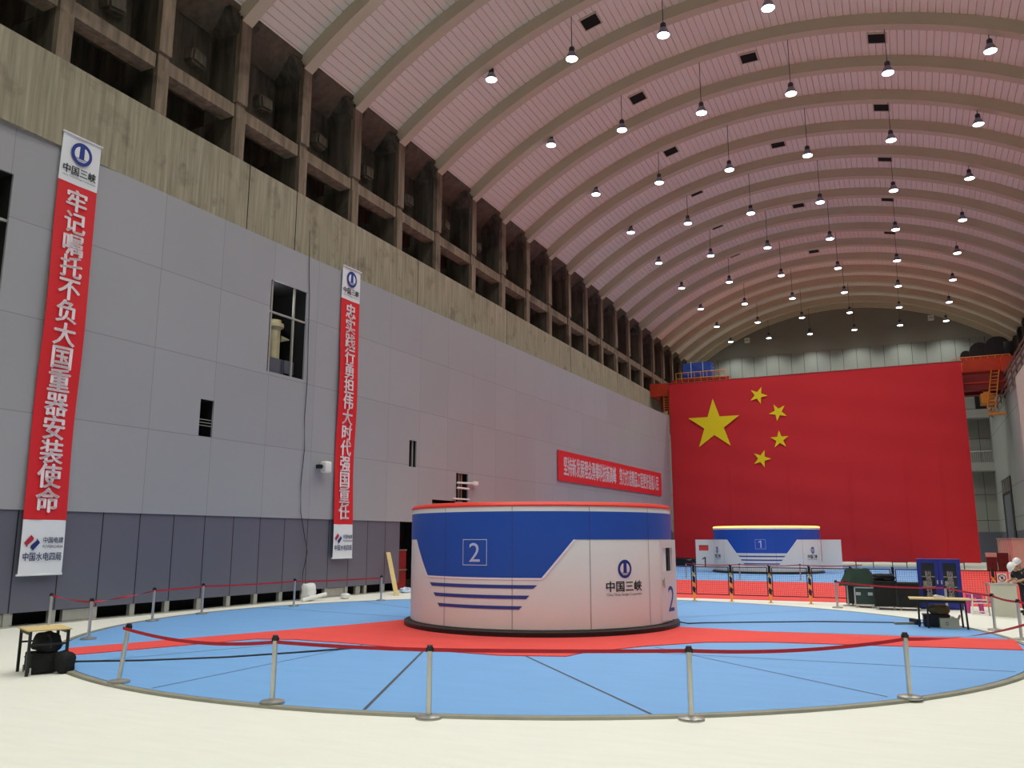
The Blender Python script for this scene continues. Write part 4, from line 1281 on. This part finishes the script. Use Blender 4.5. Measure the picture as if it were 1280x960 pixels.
# blue cabinet
t = thing('riot_gear_cabinet', 'blue steel cabinet with two dark glass doors before the fence', 'cabinet', (0.75, 31.05, 0), 0)
g = MB(); g.bbox(-0.635, 0.635, 0.0, 0.42, 0.02, 1.6, 0.008, 1); g.build('body', M_cab, t)
for s in (-1, 1):
    g = MB()
    x0, x1 = (-0.62, -0.015) if s < 0 else (0.015, 0.62)
    ix0, ix1 = x0 + 0.11, x1 - 0.11
    for q in ((x0, ix0, 0.05, 1.57), (ix1, x1, 0.05, 1.57), (ix0, ix1, 0.05, 0.38), (ix0, ix1, 1.47, 1.57)):
        g.box(q[0], q[1], -0.03, 0.0, q[2], q[3])
    d = g.build('door', M_cab, t)
    g = MB(); g.box(ix0, ix1, -0.014, -0.006, 0.38, 1.47); g.build('glass', M_glassd, d)
    g = MB()
    for i, ch in enumerate('防暴器材柜'):
        add_char(g, ch, lambda u, v: (u, -0.034, v), (x0 + x1) / 2, 1.13 - i * 0.168, 0.175, 0.03)
    g.build('lettering', M_letw, d)
    g = MB(); g.bbox(s * 0.06 - 0.02, s * 0.06 + 0.02, -0.06, -0.03, 0.80, 0.92, 0.006, 1); g.build('handle', M_steel, d)
    g = MB()
    for z in (0.70, 1.02):
        g.box(ix0, ix1, -0.0155, -0.0142, z, z + 0.03)
    g.box(ix0 + 0.03, ix1 - 0.1, -0.0155, -0.0142, 0.74, 0.9)
    g.build('shelf_edge', M_curb, d)
# flight cases
def casters(t, w, d, r=0.045):
    for sx in (-1, 1):
        for sy in (-1, 1):
            g = MB(); x, y = sx * (w - 0.09), sy * (d - 0.08)
            g.tube([(x - 0.018, y, r), (x + 0.018, y, r)], r, 12); g.box(x - 0.03, x + 0.03, y - 0.03, y + 0.03, r, 0.1); g.build('caster', M_white, t)
def flight_case(label, x, y, w, d, h, m, trim, z0=0.1):
    t = thing('flight_case', label, 'case', (x, y, 0), 0, 'flight cases by the fence')
    g = MB(); g.bbox(-w, w, -d, d, z0, h, 0.015, 1); g.build('body', m, t)
    g = MB()
    for sx in (-1, 1):
        g.box(sx * w - 0.022, sx * w + 0.022, -d - 0.012, -d + 0.02, z0, h)
    for z in (z0, h - 0.03):
        g.box(-w - 0.02, w + 0.02, -d - 0.012, -d + 0.02, z, z + 0.035)
    g.build('edge_trim', trim, t)
    casters(t, w, d)
    return t
fc = flight_case('green fronted flight case with silver edges before the tarpaulin', -1.52, 31.02, 0.305, 0.25, 0.66, M_case, M_steel, 0.08)
g = MB(); g.bbox(-0.27, -0.12, -0.265, -0.25, 0.40, 0.50, 0.005, 1); g.bbox(0.10, 0.25, -0.265, -0.25, 0.40, 0.50, 0.005, 1); g.build('latch', M_steel, fc)
flight_case('long black flight case, left of the pair beside the green case', -0.87, 30.55, 0.325, 0.42, 0.90, M_blackcloth, M_black)
flight_case('long black flight case, right of the pair, next to the blue cabinet', -0.2, 30.5, 0.325, 0.42, 0.86, M_blackcloth, M_black)
tp = thing('tarp_covered_case', 'tall case draped with a dark green tarpaulin against the fence', 'case', (-1.72, 31.4, 0), 0)
g = MB(); g.box(-0.42, 0.35, -0.12, 0.12, 0.08, 1.2); g.build('case', M_black, tp)
g = MB()
nu, nv = 40, 14
ring = []
for j in range(nv + 1):
    tt_ = j / nv; row = []
    for i in range(nu):
        a = 2 * PI * i / nu
        hw, hd = 0.36 + 0.22 * tt_ ** 1.3, 0.12 + 0.10 * tt_
        k = 1.0 / max(abs(math.cos(a)), abs(math.sin(a))) ** 0.75
        fold = 1 + 0.10 * tt_ * math.sin(a * 9 + 1.7 * tt_)
        x = hw * math.cos(a) * k * fold + (0.18 * tt_ if math.cos(a) > 0 else 0); y = hd * math.sin(a) * k * fold
        row.append(g.bm.verts.new((x - 0.02, y, 1.27 - 0.58 * tt_ + 0.02 * math.sin(a * 5) - 0.02)))
    ring.append(row)
for j in range(nv):
    for i in range(nu):
        g.face([ring[j][i], ring[j][(i + 1) % nu], ring[j + 1][(i + 1) % nu], ring[j + 1][i]])
g.face(ring[0])
g.build('tarpaulin', M_tarp, tp, True)
lump('black_cloth_heap', 'crumpled black cloth on top of the left black flight case', 'cloth', (-0.9, 30.6, 0.9), (0.66, 0.5, 0.24), M_blackcloth, 41, 0.35)
# stool and step frame
t = thing('plastic_stool', 'magenta plastic stool behind the white step frame by the fence', 'stool', (1.63, 30.1, 0), 0.1)
g = MB(); g.bbox(-0.2, 0.2, -0.16, 0.16, 0.46, 0.58, 0.03); g.build('seat', M_magenta, t, True)
for sx in (-1, 1):
    for sy in (-1, 1):
        g = MB(); g.tube([(sx * 0.15, sy * 0.11, 0.48), (sx * 0.2, sy * 0.15, 0)], [0.06, 0.045], 8); g.build('leg', M_magenta, t)
t = thing('step_frame', 'low white metal step frame in front of the magenta stool', 'step', (1.75, 29.45, 0), 0.05)
for sx in (-1, 1):
    g = MB(); g.tube([(sx * 0.19, 0.0, 0.6), (sx * 0.23, -0.1, 0)], 0.02, 8); g.build('leg', M_white, t)
for z, nm in ((0.08, 'rung'), (0.33, 'rung'), (0.42, 'rung')):
    g = MB(); g.box(-0.21, 0.21, -0.1 + z * 0.15, -0.03 + z * 0.15, z, z + 0.03); g.build(nm, M_white, t)

# grey stand
t = thing('grey_stand', 'pale grey board fronted stand at the right where a worker leans', 'stand', (2.36, 28.75, 0), math.radians(12))
g = MB(); g.bbox(-0.37, 0.33, -0.03, 0.0, 0.03, 0.92, 0.006, 1); g.build('front_board', M_pale, t)
g = MB(); g.bbox(-0.40, 0.36, -0.04, 0.45, 0.92, 0.96, 0.008, 1); g.build('top', M_steel, t)
for sx in (-0.34, 0.30):
    g = MB(); g.box(sx - 0.015, sx + 0.015, 0.38, 0.42, 0, 0.92); g.build('leg', M_steel, t)

# ------------------------------------------------------------------ people
def skin_body(name, m, joints, edges, parent, sub=2):
    me = bpy.data.meshes.new(name)
    me.from_pydata([j[0] for j in joints], edges, [])
    o = bpy.data.objects.new(name, me); COL.objects.link(o)
    md = o.modifiers.new('s', 'SKIN'); 
    for i, j in enumerate(joints):
        r = j[1]
        o.data.skin_vertices[0].data[i].radius = (r, r) if not isinstance(r, tuple) else r
    o.data.skin_vertices[0].data[0].use_root = True
    ss = o.modifiers.new('u', 'SUBSURF'); ss.levels = sub; ss.render_levels = sub
    dg = bpy.context.evaluated_depsgraph_get()
    nm = bpy.data.meshes.new_from_object(o.evaluated_get(dg))
    bpy.data.objects.remove(o)
    nm.materials.clear(); nm.materials.append(m)
    for p in nm.polygons: p.use_smooth = True
    n = bpy.data.objects.new(name, nm); COL.objects.link(n); n.parent = parent
    return n
def person(label, loc, rz, bend, armL, armR, head_dir):
    """bend: forward lean of the trunk; arms: (elbow, wrist) points; local +y is the facing direction"""
    t = thing('person', label, 'person', loc, rz)
    hip = Vector((0, 0, 0.92))
    up = Vector((0, math.sin(bend), math.cos(bend)))
    ch = hip + up * 0.30; sh = hip + up * 0.46; nk = hip + up * 0.54
    hd = nk + Vector((0, math.sin(bend * 0.7 + head_dir), math.cos(bend * 0.7 + head_dir))) * 0.13
    # body: one continuous surface
    J = [(hip, (0.15, 0.115)), (hip + up * 0.16, (0.135, 0.105)), (ch, (0.155, 0.115)), (sh, (0.12, 0.09)), (nk, 0.058), (hd - Vector((0, 0, 0.02)), 0.075), (hd + Vector((0, 0.015, 0.075)), 0.082)]
    E = [(0, 1), (1, 2), (2, 3), (3, 4), (4, 5), (5, 6)]
    hands = []
    for s, (el, wr) in ((-1, armL), (1, armR)):
        so = sh + Vector((s * 0.18, 0, -0.01)); b = len(J)
        el, wr = Vector(el), Vector(wr); pd = (wr - el).normalized()
        J += [(so, 0.062), (el, 0.046), (wr, 0.030), (wr + pd * 0.07, (0.036, 0.022))]
        E += [(3, b), (b, b + 1), (b + 1, b + 2), (b + 2, b + 3)]
        sdv = pd.cross(Vector((0, 0, 1))).normalized()
        for q in range(4):
            k = len(J); off = sdv * (-0.028 + 0.019 * q); L = (0.068, 0.078, 0.074, 0.058)[q]
            J += [(wr + pd * 0.10 + off, 0.010), (wr + pd * (0.10 + L * 0.6) + off * 1.1 - Vector((0, 0, 0.006)), 0.009), (wr + pd * (0.10 + L) + off * 1.1 - Vector((0, 0, 0.022)), 0.0075)]
            E += [(b + 3, k), (k, k + 1), (k + 1, k + 2)]
        k = len(J); th_ = sdv * (-0.05 if s > 0 else 0.05)
        J += [(wr + pd * 0.045 + th_ * 0.8, 0.012), (wr + pd * 0.095 + th_ * 1.15, 0.009)]
        E += [(b + 3, k), (k, k + 1)]
    for s in (-1, 1):
        b = len(J)
        J += [(Vector((s * 0.095, 0, 0.86)), 0.095), (Vector((s * 0.10, 0.03, 0.48)), 0.062), (Vector((s * 0.10, 0, 0.10)), 0.045), (Vector((s * 0.105, 0.12, 0.035)), (0.045, 0.032))]
        E += [(0, b), (b, b + 1), (b + 1, b + 2), (b + 2, b + 3)]
    skin_body('body', M_skin, J, E, t)
    # shirt with short sleeves and trousers follow the body
    JS = [(hip + up * -0.02, (0.165, 0.13)), (hip + up * 0.16, (0.155, 0.125)), (ch, (0.175, 0.135)), (sh, (0.14, 0.11)), (sh + up * 0.05, 0.075)]
    ES = [(0, 1), (1, 2), (2, 3), (3, 4)]
    for s, (el, wr) in ((-1, armL), (1, armR)):
        so = sh + Vector((s * 0.18, 0, -0.01)); b = len(JS)
        JS += [(so, 0.082), (so.lerp(Vector(el), 0.75), 0.07)]
        ES += [(3, b), (b, b + 1)]
    skin_body('shirt', M_shirt, JS, ES, t)
    JT = [(hip + Vector((0, 0, 0.02)), (0.165, 0.13))]; ET = []
    for s in (-1, 1):
        b = len(JT)
        JT += [(Vector((s * 0.1, 0, 0.84)), 0.108), (Vector((s * 0.10, 0.03, 0.48)), 0.078), (Vector((s * 0.10, 0, 0.08)), 0.066)]
        ET += [(0, b), (b, b + 1), (b + 1, b + 2)]
    skin_body('trousers', M_trous, JT, ET, t)
    g = MB()
    for s in (-1, 1):
        g.bbox(s * 0.105 - 0.05, s * 0.105 + 0.05, -0.06, 0.21, 0.0, 0.085, 0.03)
    g.build('shoe', M_black, t, True)
    # face: nose, eyes, mouth, ears
    ax = hd + Vector((0, 0.015, 0.03))
    rot = Matrix.Rotation(-(bend * 0.7 + head_dir), 4, 'X')
    T = Matrix.Translation(ax) @ rot
    g = MB(); g.tube([T @ Vector((0, 0.085, 0.02)), T @ Vector((0, 0.108, -0.015))], [0.008, 0.014], 8)
    for s in (-1, 1):
        g.tube([T @ Vector((s * 0.082, -0.01, 0.02)), T @ Vector((s * 0.085, -0.01, -0.025))], [0.016, 0.010], 8)
    g.build('nose_and_ears', M_skin, t, True)
    g = MB()
    for s in (-1, 1):
        g.bbox(*(lambda c: (c.x - 0.012, c.x + 0.012, c.y - 0.004, c.y + 0.004, c.z - 0.006, c.z + 0.006))(T @ Vector((s * 0.032, 0.083, 0.03))), 0.003, 1)
    g.build('eye', M_black, t)
    g = MB(); c_ = T @ Vector((0, 0.082, -0.045)); g.bbox(c_.x - 0.022, c_.x + 0.022, c_.y - 0.004, c_.y + 0.006, c_.z - 0.005, c_.z + 0.005, 0.003, 1); g.build('mouth', M_logored, t)
    # hard hat
    g = MB(); tb = bmesh.new(); bmesh.ops.create_uvsphere(tb, u_segments=24, v_segments=16, radius=1)
    bmesh.ops.delete(tb, geom=[v for v in tb.verts if v.co.z < -0.05], context='VERTS')
    for v in tb.verts:
        z = v.co.z
        v.co = Vector((v.co.x * 0.118, v.co.y * 0.14, z * 0.125))
        if abs(v.co.x) < 0.03: v.co.z += 0.006
    g.merge(tb, T @ Matrix.Translation((0, 0.0, 0.055)))
    tb = bmesh.new()
    rim_o = [tb.verts.new((0.124 * math.cos(a), 0.148 * math.sin(a) + (0.045 * max(0, math.sin(a)) ** 2), -0.004)) for a in [2 * PI * k / 28 for k in range(28)]]
    rim_i = [tb.verts.new((0.112 * math.cos(a), 0.134 * math.sin(a), 0.004)) for a in [2 * PI * k / 28 for k in range(28)]]
    for k in range(28):
        tb.faces.new([rim_o[k], rim_o[(k + 1) % 28], rim_i[(k + 1) % 28], rim_i[k]])
    g.merge(tb, T @ Matrix.Translation((0, 0.0, 0.055)))
    g.build('hard_hat', M_helmet, t, True)
    g = MB(); g.lathe([(0.088, -0.005), (0.09, 0.02)], seg=20, caps=False); g.map(lambda c: T @ (c + Vector((0, -0.012, 0.022)))); g.build('hair', M_black, t)
    return t
person('person in a white hard hat and dark shirt leaning on the grey stand', (3.10, 29.75, 0), math.radians(128), 0.75, ((-0.34, 0.32, 1.10), (-0.12, 0.52, 1.0)), ((0.30, 0.30, 1.05), (0.24, 0.52, 0.99)), 0.55)
person('person in a white hard hat half hidden behind the leaning worker', (3.12, 30.75, 0), math.radians(150), 0.60, ((-0.26, 0.06, 1.12), (-0.2, 0.28, 1.02)), ((0.26, 0.06, 1.12), (0.2, 0.28, 1.02)), 0.15)

# ------------------------------------------------------------------ clutter at the foot of the flag
for i, (x, w_) in enumerate(((-3.4, 1.5), (-0.9, 1.2), (3.2, 0.7))):
    t = thing('barrier_board', ['low red barrier board under the flag, beyond the green tarpaulin', 'low red barrier board under the flag, left of the blue cabinet', 'low red barrier board under the flag, right of the blue cabinet'][i], 'barrier', (x, 72.2, 0), 0, 'low red barrier boards')
    g = MB(); g.box(-w_ / 2, w_ / 2, -0.03, 0.03, 0.45, 0.75); g.build('board', M_belt, t)
    for s_ in (-1, 1):
        g = MB(); g.prism([(-0.25, 0.0), (0.25, 0.0), (0.03, 0.5), (-0.03, 0.5)], 'x', s_ * w_ * 0.42 - 0.03, s_ * w_ * 0.42 + 0.03); g.build('leg', M_black, t)
for i, x in enumerate((5.05, 5.75)):
    t = thing('maroon_cabinet', 'small maroon cabinet with a pale top left of the pink container, %s of the pair' % ('left' if i == 0 else 'right'), 'cabinet', (x, 68.5, 0), 0, 'maroon cabinets')
    g = MB(); g.bbox(-0.32, 0.32, -0.3, 0.3, 0.0, 1.0, 0.02); g.build('body', M_maroon, t)
    g = MB(); g.box(-0.33, 0.33, -0.31, 0.31, 1.0, 1.28); g.build('top', M_pink if i == 0 else M_maroon, t)
    g = MB(); g.box(-0.02, 0.02, -0.33, -0.3, 0.4, 0.6); g.build('handle', M_black, t)
lump('dark_bundle', 'dark heap of gear under the left corner of the flag', 'bundle', (-17.6, 71.5, 0.0), (2.2, 0.9, 0.7), M_black, 51, 0.3)
